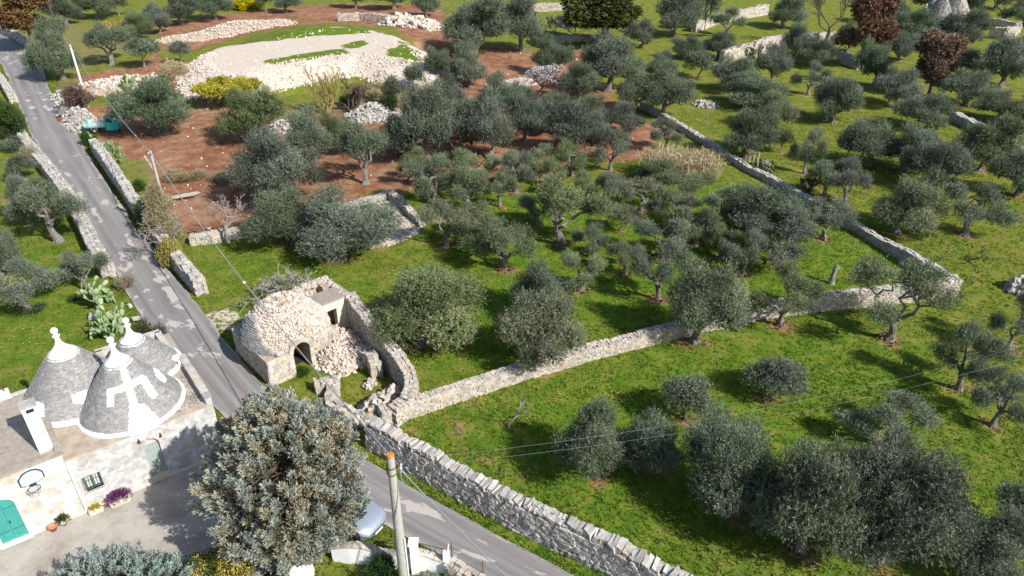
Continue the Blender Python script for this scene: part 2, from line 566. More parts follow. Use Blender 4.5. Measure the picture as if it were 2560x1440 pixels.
for zone, (phrase, txt) in TREES.items():
    for row in txt.split('|'):
        k, *nums = row.split()
        TREE_ROWS.append((zone, k, *map(float, nums)))

# ------------------------------------------------------------------ outlines on the ground
ROAD_L = [G(*p) for p in [(0, 155), (20, 195), (40, 245), (75, 330), (110, 400), (165, 475), (220, 560), (275, 650), (320, 740), (370, 820), (420, 880), (505, 982)]]
ROAD_R = [G(*p) for p in [(0, 80), (40, 95), (85, 130), (105, 160), (115, 200), (135, 245), (160, 290), (190, 330), (215, 375), (260, 450), (310, 520), (350, 590), (380, 620), (430, 685), (480, 745), (530, 800), (570, 860), (610, 910), (660, 970)]]
ROAD_L = [np.array((-110., 133., 0))] + [np.array((-90., 117., 0))] + ROAD_L + [np.array(p + (0.,)) for p in [(-13.1, 26.3), (-10.6, 24.4), (-7.5, 22.5), (-4.66, 20.6), (-2.74, 19.49), (-1.57, 18.73), (1.6, 16.4), (8., 11.5)]]
ROAD_R = [np.array((-108., 139., 0))] + ROAD_R + [np.array(p + (0.,)) for p in [(-11.1, 28.1), (-8.6, 26.1), (-5.6, 24.0), (-4.2, 23.0), (-2.35, 21.72), (-.45, 20.42), (1.65, 19.05), (3.3, 17.95), (6.9, 15.55), (13., 11.4)]]


def resample(pts, n):
    pts = np.asarray(pts, float)
    d = np.r_[0, np.cumsum(np.linalg.norm(np.diff(pts, axis=0), axis=1))]
    s = np.linspace(0, d[-1], n)
    return np.stack([np.interp(s, d, pts[:, i]) for i in range(pts.shape[1])], -1)


NR = 260
RL, RR = resample(ROAD_L, NR), resample(ROAD_R, NR)
ROAD_POLY = [p[:2] for p in RL] + [p[:2] for p in RR[::-1]]

FA = math.radians(37.5)                      # the house facade runs at this angle
FT = np.array((math.cos(FA), math.sin(FA), 0.0))
FN = np.array((-math.sin(FA), math.cos(FA), 0.0))   # into the house
FO = np.array((-18.3, 21.75, 0.0))


def H(t, d, z):
    return FO + FT * t + FN * d + np.array((0, 0, z))


YARD = [H(-7, .3, 0), H(5.9, .3, 0), H(6.1, .5, 0), np.array((-11.9, 25.3, 0)), np.array((-9.6, 23.6, 0)), np.array((-8.3, 22.6, 0)), np.array((-8.2, 20.6, 0)), np.array((-9.6, 18.6, 0)), np.array((-12.0, 16.9, 0)), np.array((-15, 15.2, 0)), np.array((-24, 11, 0))]
HOUSE_POLY = [H(-7, 0, 0), H(6, 0, 0), H(6, 7, 0), H(2.7, 7, 0), H(-1, 6.5, 0), H(-7, 6, 0)]
RO = np.array((-12.8, 30.4, 0.0))             # ruin corner at the road, a = back along the road, b = away from it
RA = np.array((-.675, .738, 0.0))
RB = np.array((.738, .675, 0.0))


def R(a, b, z):
    return RO + RA * a + RB * b + np.array((0, 0, z))


RUIN_POLY = [R(-.1, -.1, 0), R(4.6, -.1, 0), R(5.2, 6.6, 0), R(2.2, 6.7, 0), R(.6, 4.6, 0), R(.2, 2.9, 0), R(0, 1.6, 0)]
TOPZ = 2.4
GRAVEL_TOP = [G(x, y, TOPZ) for x, y in [(492, 148), (560, 118), (700, 88), (800, 70), (900, 74), (985, 92), (1078, 150), (1040, 160), (900, 134), (790, 146), (660, 168), (600, 190), (530, 182)]]
SOIL = [
 (1.0, [(215, 345), (250, 300), (330, 235), (480, 270), (560, 270), (700, 300), (760, 330), (990, 295), (1080, 250), (1160, 150), (1230, 110), (1330, 125), (1470, 120), (1480, 180), (1540, 260), (1620, 300), (1720, 320), (1650, 385), (1480, 400), (1420, 430), (1330, 440), (1180, 440), (1000, 490), (900, 480), (800, 560), (660, 575), (480, 590), (420, 560), (330, 430), (270, 390)]),
 (.85, [(150, 190), (330, 165), (400, 110), (430, 160), (480, 150), (490, 240), (330, 245), (200, 215)]),
 (1.0, [(380, 60), (560, 35), (850, 5), (1110, 10), (1095, 60), (850, 40), (720, 50), (590, 60), (470, 80), (400, 100)]),
 (.62, [(0, 425), (75, 440), (80, 570), (15, 540)]),
 (.55, [(850, 45), (1100, 60), (1180, 150), (1100, 160), (1000, 92)]),
 (.85, [(360, 112), (480, 86), (860, 35), (1110, 20), (1190, 150), (1100, 195), (985, 92), (800, 64), (600, 95), (470, 132)]),
 (.62, [(490, 235), (700, 285), (1000, 250), (1090, 215), (1090, 300), (700, 320), (500, 300)]),
 (.5, [(940, 1062), (1120, 1010), (1260, 980), (1180, 1060), (1300, 1180), (1240, 1200)]),
]
SOIL = [(w, [G(*p) for p in pl]) for w, pl in SOIL]
DRY = [(1.0, [(290, 380), (470, 395), (570, 420), (560, 560), (470, 595), (380, 530)]), (.9, [(850, 50), (1100, 70), (1180, 160), (1090, 170), (1000, 92)]), (.7, [(230, 350), (560, 350), (600, 420), (300, 430)]), (1.0, [(480, 225), (700, 270), (990, 245), (1080, 215), (1060, 310), (560, 330)]), (.6, [(0, 20), (130, 40), (240, 70), (400, 40), (380, 110), (140, 190), (60, 110)])]
DRY = [(w, [G(*p) for p in pl]) for w, pl in DRY]
LUSH = [(1.0, [(1180, 430), (1560, 440), (1800, 440), (2100, 560), (2280, 660), (2050, 740), (1700, 800), (1560, 860), (1300, 920), (1050, 980), (1000, 700), (1150, 640)]), (.8, [(960, 1080), (1500, 900), (1900, 800), (2250, 760), (2560, 1100), (2560, 1500), (1300, 1500)]), (.75, [(480, 600), (900, 640), (1000, 900), (600, 900), (500, 720)]), (.7, [(0, 560), (260, 680), (330, 860), (60, 1000), (0, 1000)])]
LUSH = [(w, [G(*p) for p in pl]) for w, pl in LUSH] + [(1.0, [G(*p, TOPZ) for p in pl]) for pl in ([(510, 108), (640, 85), (760, 66), (920, 66), (930, 84), (780, 92), (640, 108)], [(660, 156), (730, 136), (850, 118), (920, 96), (920, 116), (862, 134), (760, 150), (690, 160)], [(955, 130), (1010, 108), (1060, 148), (1025, 160)])]


def zg(x, y):
    """height of the ground"""
    x, y = np.asarray(x, float), np.asarray(y, float)
    z = -.11 + .09 * fbm(x, y, 7.0)
    d = polydist(x, y, GRAVEL_TOP)
    front = sstep(106, 124, y)
    wid = 6.0 + 14.0 * front
    z = z + TOPZ * sstep(wid, -.4, d + 3.6 * (fbm(x, y, 4.5) - .5))
    m = np.hypot((x + 47.5) / 3.2, (y - 78.5) / 3.5)        # heap of red earth behind the truck
    z = z + .9 * sstep(1, 0, m)
    return z


# ------------------------------------------------------------------ ground sheet
def make_ground():
    ys = np.concatenate([np.arange(4, 62, .42), np.arange(62, 125, .66), np.arange(125, 260, 2.2), np.arange(260, 700, 22)])
    xs = np.concatenate([-np.arange(110, 420, 14)[::-1], np.arange(-109, 109.1, .66), np.arange(112, 420, 14)])
    X, Y = np.meshgrid(xs, ys)
    Z = zg(X, Y)
    ny, nx = X.shape
    V = np.stack([X, Y, Z], -1).reshape(-1, 3)
    i = np.arange(ny - 1)[:, None] * nx
    j = np.arange(nx - 1)[None, :]
    F = np.stack([i + j, i + j + 1, i + nx + j + 1, i + nx + j], -1).reshape(-1, 4)
    wob = lambda s, a: (fbm(X + 300, Y, s) - .5) * a
    wx, wy = X + wob(5, 5), Y + (fbm(X, Y + 400, 5) - .5) * 5

    def weight(rows, soft):
        w = np.zeros(X.shape)
        for k, pl in rows:
            w = np.maximum(w, k * sstep(soft, -soft, polydist(wx, wy, pl)))
        return w
    soil = weight(SOIL, 1.6)
    dry = weight(DRY, 2.0)
    lush = weight(LUSH, 3.0)
    nse = .5 * (fbm(X, Y, 1.2) - .5)
    for zone, k, bx, by, w, ty in TREE_ROWS:
        p = G(bx, by)
        if zone in ('left_field', 'road_top', 'top_left'):
            continue
        r = .35 + .22 * w * depth_of(p) / FPX
        b = (slice(*np.searchsorted(ys, (p[1] - 3 * r, p[1] + 3 * r))), slice(*np.searchsorted(xs, (p[0] - 3 * r, p[0] + 3 * r))))
        soil[b] = np.maximum(soil[b], .66 * sstep(1.5, .2, np.hypot(X[b] - p[0], Y[b] - p[1]) / r + nse[b]))
    lush = np.clip(lush * (1 - .55 * soil) + .35 * (fbm(X, Y, 9) - .5), 0, 1)
    grav = sstep(3.0, -.5, polydist(wx, wy, GRAVEL_TOP))
    zz = sstep(.25, .8, Z)
    grav = np.maximum(grav, zz * sstep(113, 100, Y))
    red = np.hypot((X + 47.5) / 3.6, (Y - 78.5) / 4)
    grav = grav * sstep(.9, 1.3, red)
    soil = np.maximum(soil, sstep(1.2, .8, red))
    for pl in ([(520, 103), (640, 85), (760, 70), (900, 70), (915, 80), (780, 88), (640, 104)], [(668, 152), (730, 138), (850, 122), (862, 132), (760, 148), (690, 158)], [(965, 128), (1010, 112), (1052, 148), (1025, 155)], [(858, 112), (905, 100), (915, 112), (880, 120)]):
        grav = grav * sstep(-.3, 1.2, polydist(X + (wx - X) * .4, Y + (wy - Y) * .4, [G(*q, TOPZ) for q in pl]))
    for q, rr, st in [((545, 795), 1.6, .8), ((300, 210), 3.5, .8), ((270, 205), 3, .7), ((620, 60), 5, .9), ((1020, 60), 4, .6), ((1000, 560), 2.2, .9), ((970, 520), 2.0, .9)]:
        p = G(*q)
        grav = np.maximum(grav, st * sstep(1.2, .5, np.hypot(X - p[0], Y - p[1]) / rr + .6 * (fbm(X, Y, 1.5) - .5)))
    mb = MB()
    mb.add(V, F)
    o = mb.build('ground', MAT['ground'], None, smooth=True)
    me = o.data
    ca = me.color_attributes.new('mask', 'FLOAT_COLOR', 'POINT')
    ca.data.foreach_set('color', np.stack([soil, dry, lush, grav], -1).astype(np.float32).reshape(-1))
    o['kind'] = 'structure'
    o['label'] = 'green field, red soil and dry ground under the olive groves'
    return o


t = NT('ground')
a = t.n('Attribute', attribute_name='mask')
sep = t.n('SeparateColor')
t.l(a.outputs['Color'], sep.inputs[0])
soil_w, dry_w, lush_w, grav_w = sep.outputs[0], sep.outputs[1], sep.outputs[2], a.outputs['Alpha']
p = t.pos()
n_big, n_mid, n_fine, n_tiny = t.noise(.16, 4, .6, p), t.noise(.9, 5, .62, p), t.noise(4.5, 4, .65, p), t.noise(22, 3, .6, p)
g1 = t.ramp(n_mid, [(.25, (.070, .105, .014)), (.46, (.125, .155, .020)), (.60, (.185, .178, .036)), (.78, (.25, .175, .08))])
g2 = t.ramp(n_mid, [(.25, (.042, .110, .008)), (.46, (.084, .156, .012)), (.62, (.145, .185, .022)), (.80, (.22, .18, .05))])
grass = t.mix(t.math('ADD', lush_w, t.range(n_fine, .35, .65, -.22, .22), clamp=True), g1, g2)
grass = t.mix(t.range(n_big, .55, .72, 0, .3), grass, (.20, .17, .05))
grass = t.mul(grass, 1.13)
dryc = t.ramp(n_fine, [(.25, (.15, .105, .055)), (.5, (.27, .20, .11)), (.75, (.37, .29, .175))])
c = t.mix(t.math('MULTIPLY', dry_w, t.range(n_mid, .3, .6, .35, 1), clamp=True), grass, dryc)
redc = t.ramp(t.math('ADD', t.math('MULTIPLY', n_mid, .6), t.math('MULTIPLY', n_big, .4)), [(.25, (.15, .060, .034)), (.44, (.235, .105, .058)), (.54, (.31, .165, .098)), (.63, (.36, .235, .15)), (.78, (.43, .33, .235))])
sm = t.math('ADD', soil_w, t.math('MULTIPLY', t.math('SUBTRACT', n_fine, .5), .9))
sm = t.math('ADD', sm, t.math('MULTIPLY', t.math('SUBTRACT', n_mid, .5), .9))
c = t.mix(t.range(sm, .42, .72, 0, 1), c, redc)
gravc = t.ramp(n_fine, [(.2, (.46, .375, .30)), (.5, (.60, .515, .43)), (.8, (.68, .61, .535))])
gm = t.math('ADD', grav_w, t.math('MULTIPLY', t.math('SUBTRACT', t.noise(.35, 6, .7, p), .52), 2.3))
gm = t.math('MULTIPLY', t.range(gm, .42, .62, 0, 1), t.range(grav_w, .0, .2, 0, 1))
c = t.mix(gm, c, gravc)
c = t.mul(c, t.range(n_tiny, .3, .7, .72, 1.25))
t.bump(t.math('ADD', t.math('MULTIPLY', n_fine, .6), t.math('MULTIPLY', n_tiny, .4)), .7, .16)
MAT['ground'] = t.fin(c, .95, .1)
make_ground()

# ------------------------------------------------------------------ road and yard
t = NT('worn_asphalt')
uv = t.n('UVMap').outputs[0]
su = t.n('SeparateXYZ')
t.l(uv, su.inputs[0])
mp = t.n('Mapping')
mp.inputs['Scale'].default_value = (2.6, .42, 1)
t.l(uv, mp.inputs[0])
u = su.outputs[0]
stre = t.noise(1.0, 6, .62, mp.outputs[0], .25)
mp2 = t.n('Mapping')
mp2.inputs['Scale'].default_value = (7, .05, 1)
t.l(uv, mp2.inputs[0])
lane = t.noise(1.0, 2, .5, mp2.outputs[0])
p = t.pos()
fine = t.noise(30, 3, .6, p)
patch = t.noise(.22, 3, .5, p)
edge = t.math('ABSOLUTE', t.math('SUBTRACT', u, .5))
col = t.ramp(lane, [(.35, (.19, .176, .170)), (.52, (.235, .222, .216)), (.68, (.285, .275, .27))])
col = t.mix(t.range(patch, .5, .56, 0, .35), col, (.255, .25, .247))
wear = t.math('ADD', stre, t.math('MULTIPLY', t.math('SUBTRACT', t.noise(.06, 2, .5, p), .5), .5))
track = t.range(t.math('ABSOLUTE', t.math('SUBTRACT', edge, .2)), 0, .16, .035, -.05)
wear = t.math('ADD', wear, track)
col = t.mix(t.range(wear, .585, .61, 0, .9), col, (.47, .43, .395))
col = t.mix(t.math('MULTIPLY', t.range(t.math('ADD', edge, t.math('MULTIPLY', t.math('SUBTRACT', stre, .5), .35)), .455, .485, 0, 1), .55), col, (.44, .40, .36))
col = t.mul(col, t.range(fine, .3, .7, .86, 1.13))
t.bump(fine, .35, .02)
MAT['asphalt'] = t.fin(col, .9, .2)
mb = MB()
NU = 9
uu = np.linspace(0, 1, NU)
jl = (fbm(np.arange(NR) * .9, np.zeros(NR), 3) - .5) * .35
P = RL[:, None, :] * (1 - uu)[None, :, None] + RR[:, None, :] * uu[None, :, None]
P[:, 0, :] += (RR - RL) / np.linalg.norm(RR - RL, axis=1)[:, None] * jl[:, None]
P[:, -1, :] += (RR - RL) / np.linalg.norm(RR - RL, axis=1)[:, None] * jl[::-1][:, None]
P[:, :, 2] = .012 + .03 * np.sin(math.pi * uu)[None, :]
i = np.arange(NR - 1)[:, None] * NU
j = np.arange(NU - 1)[None, :]
F = np.stack([i + j, i + j + 1, i + NU + j + 1, i + NU + j], -1).reshape(-1, 4)
mb.add(P.reshape(-1, 3), F)
road = mb.build('road', MAT['asphalt'], None, smooth=True)
road['kind'] = 'structure'
road['label'] = 'narrow worn grey asphalt lane winding between dry stone walls'
mid = (RL + RR) / 2
sdist = np.r_[0, np.cumsum(np.linalg.norm(np.diff(mid, axis=0), axis=1))]
UVv = np.stack([np.tile(uu, NR), np.repeat(sdist, NU)], -1)
uvl = road.data.uv_layers.new(name='UVMap')
vi = np.zeros(len(road.data.loops), np.int32)
road.data.loops.foreach_get('vertex_index', vi)
uvl.data.foreach_set('uv', UVv[vi].astype(np.float32).ravel())

t = NT('yard_concrete')
p = t.pos()
n1, n2, n3 = t.noise(.5, 5, .65, p), t.noise(3, 4, .6, p), t.noise(26, 3, .6, p)
col = t.ramp(n1, [(.28, (.235, .20, .165)), (.44, (.35, .315, .275)), (.58, (.43, .40, .36)), (.78, (.47, .445, .41))])
col = t.mix(t.range(n2, .55, .7, 0, .5), col, (.30, .255, .205))
col = t.mix(t.range(t.noise(.9, 3, .5, p), .68, .72, 0, .4), col, (.34, .17, .06))
col = t.mul(col, t.range(n3, .3, .7, .75, 1.2))
t.bump(n3, .5, .02)
MAT['yard'] = t.fin(col, .93, .15)
mb = MB()
yp = resample(YARD + [YARD[0]], 70)[:-1]
yp[:, :2] += RNG.normal(0, .05, (len(yp), 2))
mb.add([(q[0], q[1], .034) for q in yp], [list(range(len(yp)))])
yard = mb.build('yard', MAT['yard'])
yard['kind'] = 'structure'
yard['label'] = 'pale stained concrete yard in front of the white house'

# ------------------------------------------------------------------ stones
def hull(pts):
    bm = bmesh.new()
    for q in pts:
        bm.verts.new(q)
    r = bmesh.ops.convex_hull(bm, input=bm.verts)
    bmesh.ops.delete(bm, geom=[g for g in r['geom_interior'] if isinstance(g, bmesh.types.BMVert)], context='VERTS')
    bm.verts.index_update()
    bm.verts.ensure_lookup_table()
    V = np.array([v.co for v in bm.verts])
    F = np.array([[v.index for v in f.verts] for f in bm.faces])
    bm.free()
    return V, F


STONES = []
for i in range(14):
    q = np.array([(x, y, z) for x in (-1, 1) for y in (-1, 1) for z in (-1, 1)], float) * RNG.uniform(.45, 1.0, (8, 3))
    q = np.concatenate([q, np.array([(0, 0, 1), (0, 0, -1), (1, 0, 0), (0, 1, 0)]) * RNG.uniform(.8, 1.05, (4, 1)) + RNG.uniform(-.3, .3, (4, 3))])
    V, F = hull([tuple(x) for x in q])
    V = V - (V.max(0) + V.min(0)) / 2
    STONES.append((V / (V.max(0) - V.min(0)), F))
SLABS = []
for i in range(8):
    mb = MB()
    box(mb, (0, 0, 0), (1, 1, 1))
    SLABS.append((mb.V[0] + RNG.uniform(-.05, .05, (8, 3)), BOXF))
BLOCKS = []
for i in range(12):
    mb = MB()
    box(mb, (0, 0, 0), (1, 1, 1))
    BLOCKS.append((mb.V[0] * RNG.uniform(.72, 1.04, (8, 3)) + RNG.uniform(-.05, .05, (8, 3)), BOXF))
_sm = {}


def stone_mesh(shapes, i, mat):
    k = (id(shapes), i, mat.name)
    if k not in _sm:
        mb = MB()
        mb.add(*shapes[i])
        _sm[k] = mb.mesh('stone', mat)
    return _sm[k]


def rot_rand(n, amt):
    """small random rotations (n,3,3)"""
    a = RNG.normal(0, amt, (n, 3))
    out = np.empty((n, 3, 3))
    for i in range(n):
        out[i] = np.array(Matrix.Rotation(a[i, 0], 3, 'X') @ Matrix.Rotation(a[i, 1], 3, 'Y') @ Matrix.Rotation(a[i, 2], 3, 'Z'))
    return out


def stones(parent, name, P, B, S, mat, nparts, rest='small_stones', shapes=STONES):
    """P (N,3) centres, B (N,3,3) bases with columns as axes, S (N,3) sizes. The nparts that show largest become parts, the rest one joined part."""
    P, B, S = np.asarray(P, float), np.asarray(B, float), np.asarray(S, float)
    n = len(P)
    which = RNG.integers(0, len(shapes), n)
    size = S.max(1) / (P[:, 1] * CP + (CAM_H - P[:, 2]) * SP)
    order = np.argsort(-size)
    o0 = org(parent)
    for i in order[:nparts]:
        o = bpy.data.objects.new(name, stone_mesh(shapes, int(which[i]), mat))
        COL.objects.link(o)
        o.parent = parent
        M = Matrix(B[i] * S[i][None, :]).to_4x4()
        M.translation = Vector(P[i] - o0)
        o.matrix_local = M
    if n > nparts:
        mb = MB()
        for w in range(len(shapes)):
            idx = order[nparts:]
            idx = idx[which[idx] == w]
            if len(idx) == 0:
                continue
            V0, F0 = shapes[w]
            V = np.einsum('nij,kj->nki', B[idx] * S[idx][:, None, :], V0) + P[idx][:, None, :]
            F = (F0[None] + (np.arange(len(idx)) * len(V0))[:, None, None]).reshape(-1, F0.shape[1])
            mb.add(V.reshape(-1, 3), F, np.repeat(RNG.uniform(0, 1, len(idx)), len(V0)))
        mb.build(rest, mat, parent, kind='stuff')


def voronoi(pts, w, h):
    n = len(pts)
    d2 = ((pts[:, None, :] - pts[None, :, :]) ** 2).sum(-1) if n < 2500 else None
    out = []
    for i in range(n):
        dd = d2[i]
        nb = np.argsort(dd)[1:18]
        poly = [np.array(q) for q in ((0, 0), (w, 0), (w, h), (0, h))]
        for j in nb:
            m = (pts[i] + pts[j]) / 2
            d = pts[j] - pts[i]
            new = []
            for k in range(len(poly)):
                a, b = poly[k], poly[(k + 1) % len(poly)]
                sa, sb = (a - m) @ d, (b - m) @ d
                if sa <= 0:
                    new.append(a)
                if (sa < 0) != (sb < 0) and abs(sa - sb) > 1e-12:
                    new.append(a + (b - a) * (sa / (sa - sb)))
            poly = new
            if len(poly) < 3:
                break
        out.append(np.array(poly) if len(poly) >= 3 else None)
    return out


def vor_stones(w, h, cw, ch, jit=.42):
    """centres of stones laid in wandering courses of height ch and stone length cw"""
    pts = []
    z = 0.0
    r = 0
    while z < h + ch:
        x = RNG.uniform(-cw, 0)
        hh = ch * RNG.uniform(.8, 1.2)
        while x < w + cw:
            l = cw * RNG.uniform(.55, 1.5)
            pts.append((x + l / 2, z + hh / 2 + RNG.uniform(-jit, jit) * ch))
            x += l
        z += hh
    pts = np.array([q for q in pts if 0.02 < q[0] < w - .02 and 0.02 < q[1] < h - .02])
    return voronoi(pts, w, h)


def cell_stone(poly, fmap, gap=.012, proud=(.02, .06), back=.06, top=.84):
    """a stone whose face fills one cell; fmap(s, z, out) -> xyz"""
    c = poly.mean(0)
    rad = np.linalg.norm(poly - c, axis=1).mean()
    k1 = max(.5, 1 - gap / max(rad, .03))
    pr = RNG.uniform(*proud)
    r0 = c + (poly - c) * k1
    r2 = c + (poly - c) * top * RNG.uniform(.9, 1.06) + RNG.normal(0, .06 * rad, 2)
    V = [fmap(q[0], q[1], -back) for q in r0] + [fmap(q[0], q[1], pr * .72) for q in r0] + [fmap(q[0], q[1], pr * RNG.uniform(.6, 1.25)) for q in r2]
    n = len(poly)
    F = []
    for ring in (0, 1):
        for i in range(n):
            j = (i + 1) % n
            F.append([ring * n + i, ring * n + j, (ring + 1) * n + j, (ring + 1) * n + i])
    F.append([2 * n + i for i in range(n)])
    return np.array(V), F


def emit_cells(parent, name, geos, mat, nparts, rest='small_stones'):
    """geos: list of (V, F); the largest become parts"""
    if not geos:
        return
    size = np.array([np.ptp(V, axis=0).max() / depth_of(V.mean(0)) for V, F in geos])
    order = np.argsort(-size)
    for i in order[:nparts]:
        V, F = geos[i]
        mb = MB()
        mb.add(V, F)
        mb.build(name, mat, parent)
    if len(geos) > nparts:
        mb = MB()
        for i in order[nparts:]:
            mb.add(geos[i][0], geos[i][1], RNG.uniform())
        mb.build(rest, mat, parent, kind='stuff')


def path_frame(pts):
    pts = np.asarray([q[:2] for q in pts], float)
    d = np.r_[0, np.cumsum(np.linalg.norm(np.diff(pts, axis=0), axis=1))]

    def at(s):
        s = np.clip(s, 0, d[-1] - 1e-6)
        p = np.array([np.interp(s, d, pts[:, 0]), np.interp(s, d, pts[:, 1])])
        e = .35
        a = np.array([np.interp(max(s - e, 0), d, pts[:, 0]), np.interp(max(s - e, 0), d, pts[:, 1])])
        b = np.array([np.interp(min(s + e, d[-1]), d, pts[:, 0]), np.interp(min(s + e, d[-1]), d, pts[:, 1])])
        t = (b - a) / max(np.linalg.norm(b - a), 1e-9)
        return p, t
    return at, d[-1]


def core_along(parent, pts, hfun, thick, mat, inset=.07, name='core', z0=-.2):
    at, L = path_frame(pts)
    secs = []
    for s in np.linspace(0.05, L - .05, max(3, int(L / .5))):
        p, t = at(s)
        n = np.array((-t[1], t[0]))
        h = hfun(s) - inset
        w = thick / 2 - inset
        a, b = p + n * w, p - n * w
        secs.append([(a[0], a[1], z0), (b[0], b[1], z0), (b[0], b[1], h), (a[0], a[1], h)])
    mb = MB()
    loft(mb, secs)
    return mb.build(name, mat, parent)


def drywall(name, label, pts, height, thick=.6, size=.26, ch=.17, mat='limestone', nparts=0, group=None, rough=.12, sides=(1, -1), zbase=None, ends=True):
    """free-standing dry stone wall along pts (world points); height is a number or list along the path"""
    at, L = path_frame(pts)
    hs = np.atleast_1d(np.asarray(height, float))
    hfun = lambda s: float(np.interp(s / L, np.linspace(0, 1, len(hs)), hs)) * (1 + rough * (vnoise(s + 13, pts[0][0], .9) - .5) * 2)
    z0 = 0.0 if zbase is None else zbase
    root = thing(name, label, 'stone wall', (pts[0][0], pts[0][1], z0), group)
    core_along(root, pts, lambda s: hfun(s) + z0, thick, MAT['wall_core'], z0=z0 - .2)
    P, B, S = [], [], []

    def put(p, t, out, z, l, h, d):
        n = np.array((-t[1], t[0]))
        P.append((p[0] + n[0] * out, p[1] + n[1] * out, z))
        B.append(np.stack([np.array((t[0], t[1], 0)), np.array((n[0], n[1], 0)), np.array((0, 0, 1.))], 1))
        S.append((l, d, h))
    for sd in sides:
        z = -.1
        while z < hs.max() * 1.1:
            hh = ch * RNG.uniform(.75, 1.3)
            s = RNG.uniform(-.1, .1)
            while s < L:
                l = size * RNG.uniform(.6, 1.5)
                if z + hh * .6 < hfun(s + l / 2):
                    p, t = at(s + l / 2)
                    put(p, t, sd * (thick / 2 - .09 + RNG.uniform(-.02, .03)), z0 + z + hh / 2, l * 1.06, hh * 1.12, .24)
                s += l
            z += hh
    s = 0.0
    while s < L:                                   # top stones, two or three across
        l = size * RNG.uniform(.7, 1.4)
        p, t = at(s + l / 2)
        k = max(2, int(round(thick / (size * 1.15))))
        for q in range(k):
            o = (q + .5) / k * thick - thick / 2 + RNG.uniform(-.05, .05)
            put(p, t, o, z0 + hfun(s) - .04 + RNG.uniform(-.03, .05), l * RNG.uniform(.8, 1.1), ch * RNG.uniform(.7, 1.2), thick / k * RNG.uniform(.85, 1.15))
        s += l
    if ends:
        for se, sgn in ((0.03, -1), (L - .03, 1)):
            p, t = at(se)
            z = 0
            while z < hfun(se):
                for o in np.arange(-thick / 2 + .1, thick / 2, .22):
                    put(p, t, o, z0 + z + .08, .2, ch * 1.15, .24)
                z += ch
    B = np.array(B) @ rot_rand(len(B), .09)
    stones(root, 'stone', P, B, S, MAT[mat], nparts, shapes=BLOCKS)
    return root


# ------------------------------------------------------------------ the near dry stone wall beside the lower road
def near_wall():
    front = [(-6.95, 25.75), (-6.42, 25.36), (-3.97, 23.62), (-.17, 20.98), (3.91, 18.5), (8.2, 15.6), (10.5, 14.0)]
    at, L = path_frame(front)
    root = thing('dry_stone_wall', 'long grey dry stone wall with upright coping stones beside the lower road', 'stone wall', (front[0][0], front[0][1], 0))
    TH = .72
    hf = lambda s: 1.30 + .07 * math.sin(s * .7) + .05 * math.sin(s * 2.1)

    def fm(s, z, o):
        p, t = at(s)
        n = np.array((t[1], -t[0]))                 # towards the road
        q = p + n * (o - .07 * z)
        return (q[0], q[1], z)
    mb = MB()
    secs = []
    for s in np.linspace(.02, L - .02, 40):
        h = hf(s) - .02
        a0, a1 = fm(s, -.2, -.02), fm(s, h, -.02)
        p, t = at(s)
        n = np.array((t[1], -t[0]))
        b = p - n * TH
        secs.append([(a0[0], a0[1], -.2), (a1[0], a1[1], h), (b[0], b[1], h), (b[0], b[1], -.2)])
    loft(mb, secs)
    mb.build('core', MAT['wall_core'], root)
    geos = []
    for poly in vor_stones(L, 1.38, .235, .165, .5):
        if poly is None:
            continue
        c = poly.mean(0)
        if c[1] > hf(c[0]) + .03:
            continue
        geos.append(cell_stone(poly - np.array((0, .06)), fm, .011, (.015, .085)))
    emit_cells(root, 'face_stone', geos, MAT['limestone'], 300)
    # coping: slabs set on edge and leaning along the wall, with one gap of small stones
    P, B, S = [], [], []
    s = .1
    while s < L - .1:
        p, t = at(s)
        n = np.array((t[1], -t[0]))
        gap = 6.9 + 2.2 < s < 6.9 + 4.0
        l = RNG.uniform(.13, .27) * (.7 if gap else 1)
        k = 2 if gap else 1
        for q in range(k):
            hh = RNG.uniform(.14, .2) if gap else RNG.uniform(.22, .33)
            cx = p - n * (TH * (.5 if k == 1 else (.3 + .4 * q)) + RNG.uniform(-.05, .05))
            P.append((cx[0], cx[1], hf(s) + hh * .38))
            lean = RNG.normal(.10, .12)
            ex = np.array((t[0] * math.cos(lean), t[1] * math.cos(lean), -math.sin(lean)))
            ey = np.array((-n[0], -n[1], 0.))
            B.append(np.stack([ex, ey, np.cross(ex, ey)], 1))
            S.append((l * 1.12, RNG.uniform(.48, .70) if k == 1 else .32, hh))
        s += l
    B = np.array(B) @ rot_rand(len(B), .11)
    stones(root, 'coping_stone', P, B, S, MAT['limestone'], 140, 'coping_rest', BLOCKS)
    # the field side, seen only from a step away
    P, B, S = [], [], []
    for z in np.arange(.1, 1.3, .2):
        s = 0
        while s < L:
            l = RNG.uniform(.2, .4)
            p, t = at(s)
            n = np.array((t[1], -t[0]))
            c = p - n * (TH + .02)
            P.append((c[0], c[1], z))
            B.append(np.stack([np.array((t[0], t[1], 0)), np.array((n[0], n[1], 0)), np.array((0, 0, 1.))], 1))
            S.append((l, .2, .22))
            s += l
    stones(root, 'back_stone', P, np.array(B) @ rot_rand(len(B), .1), S, MAT['limestone'], 0, 'back_stones')


near_wall()


def GW(pts, z=0.0):
    return [G(*q, z) for q in pts]


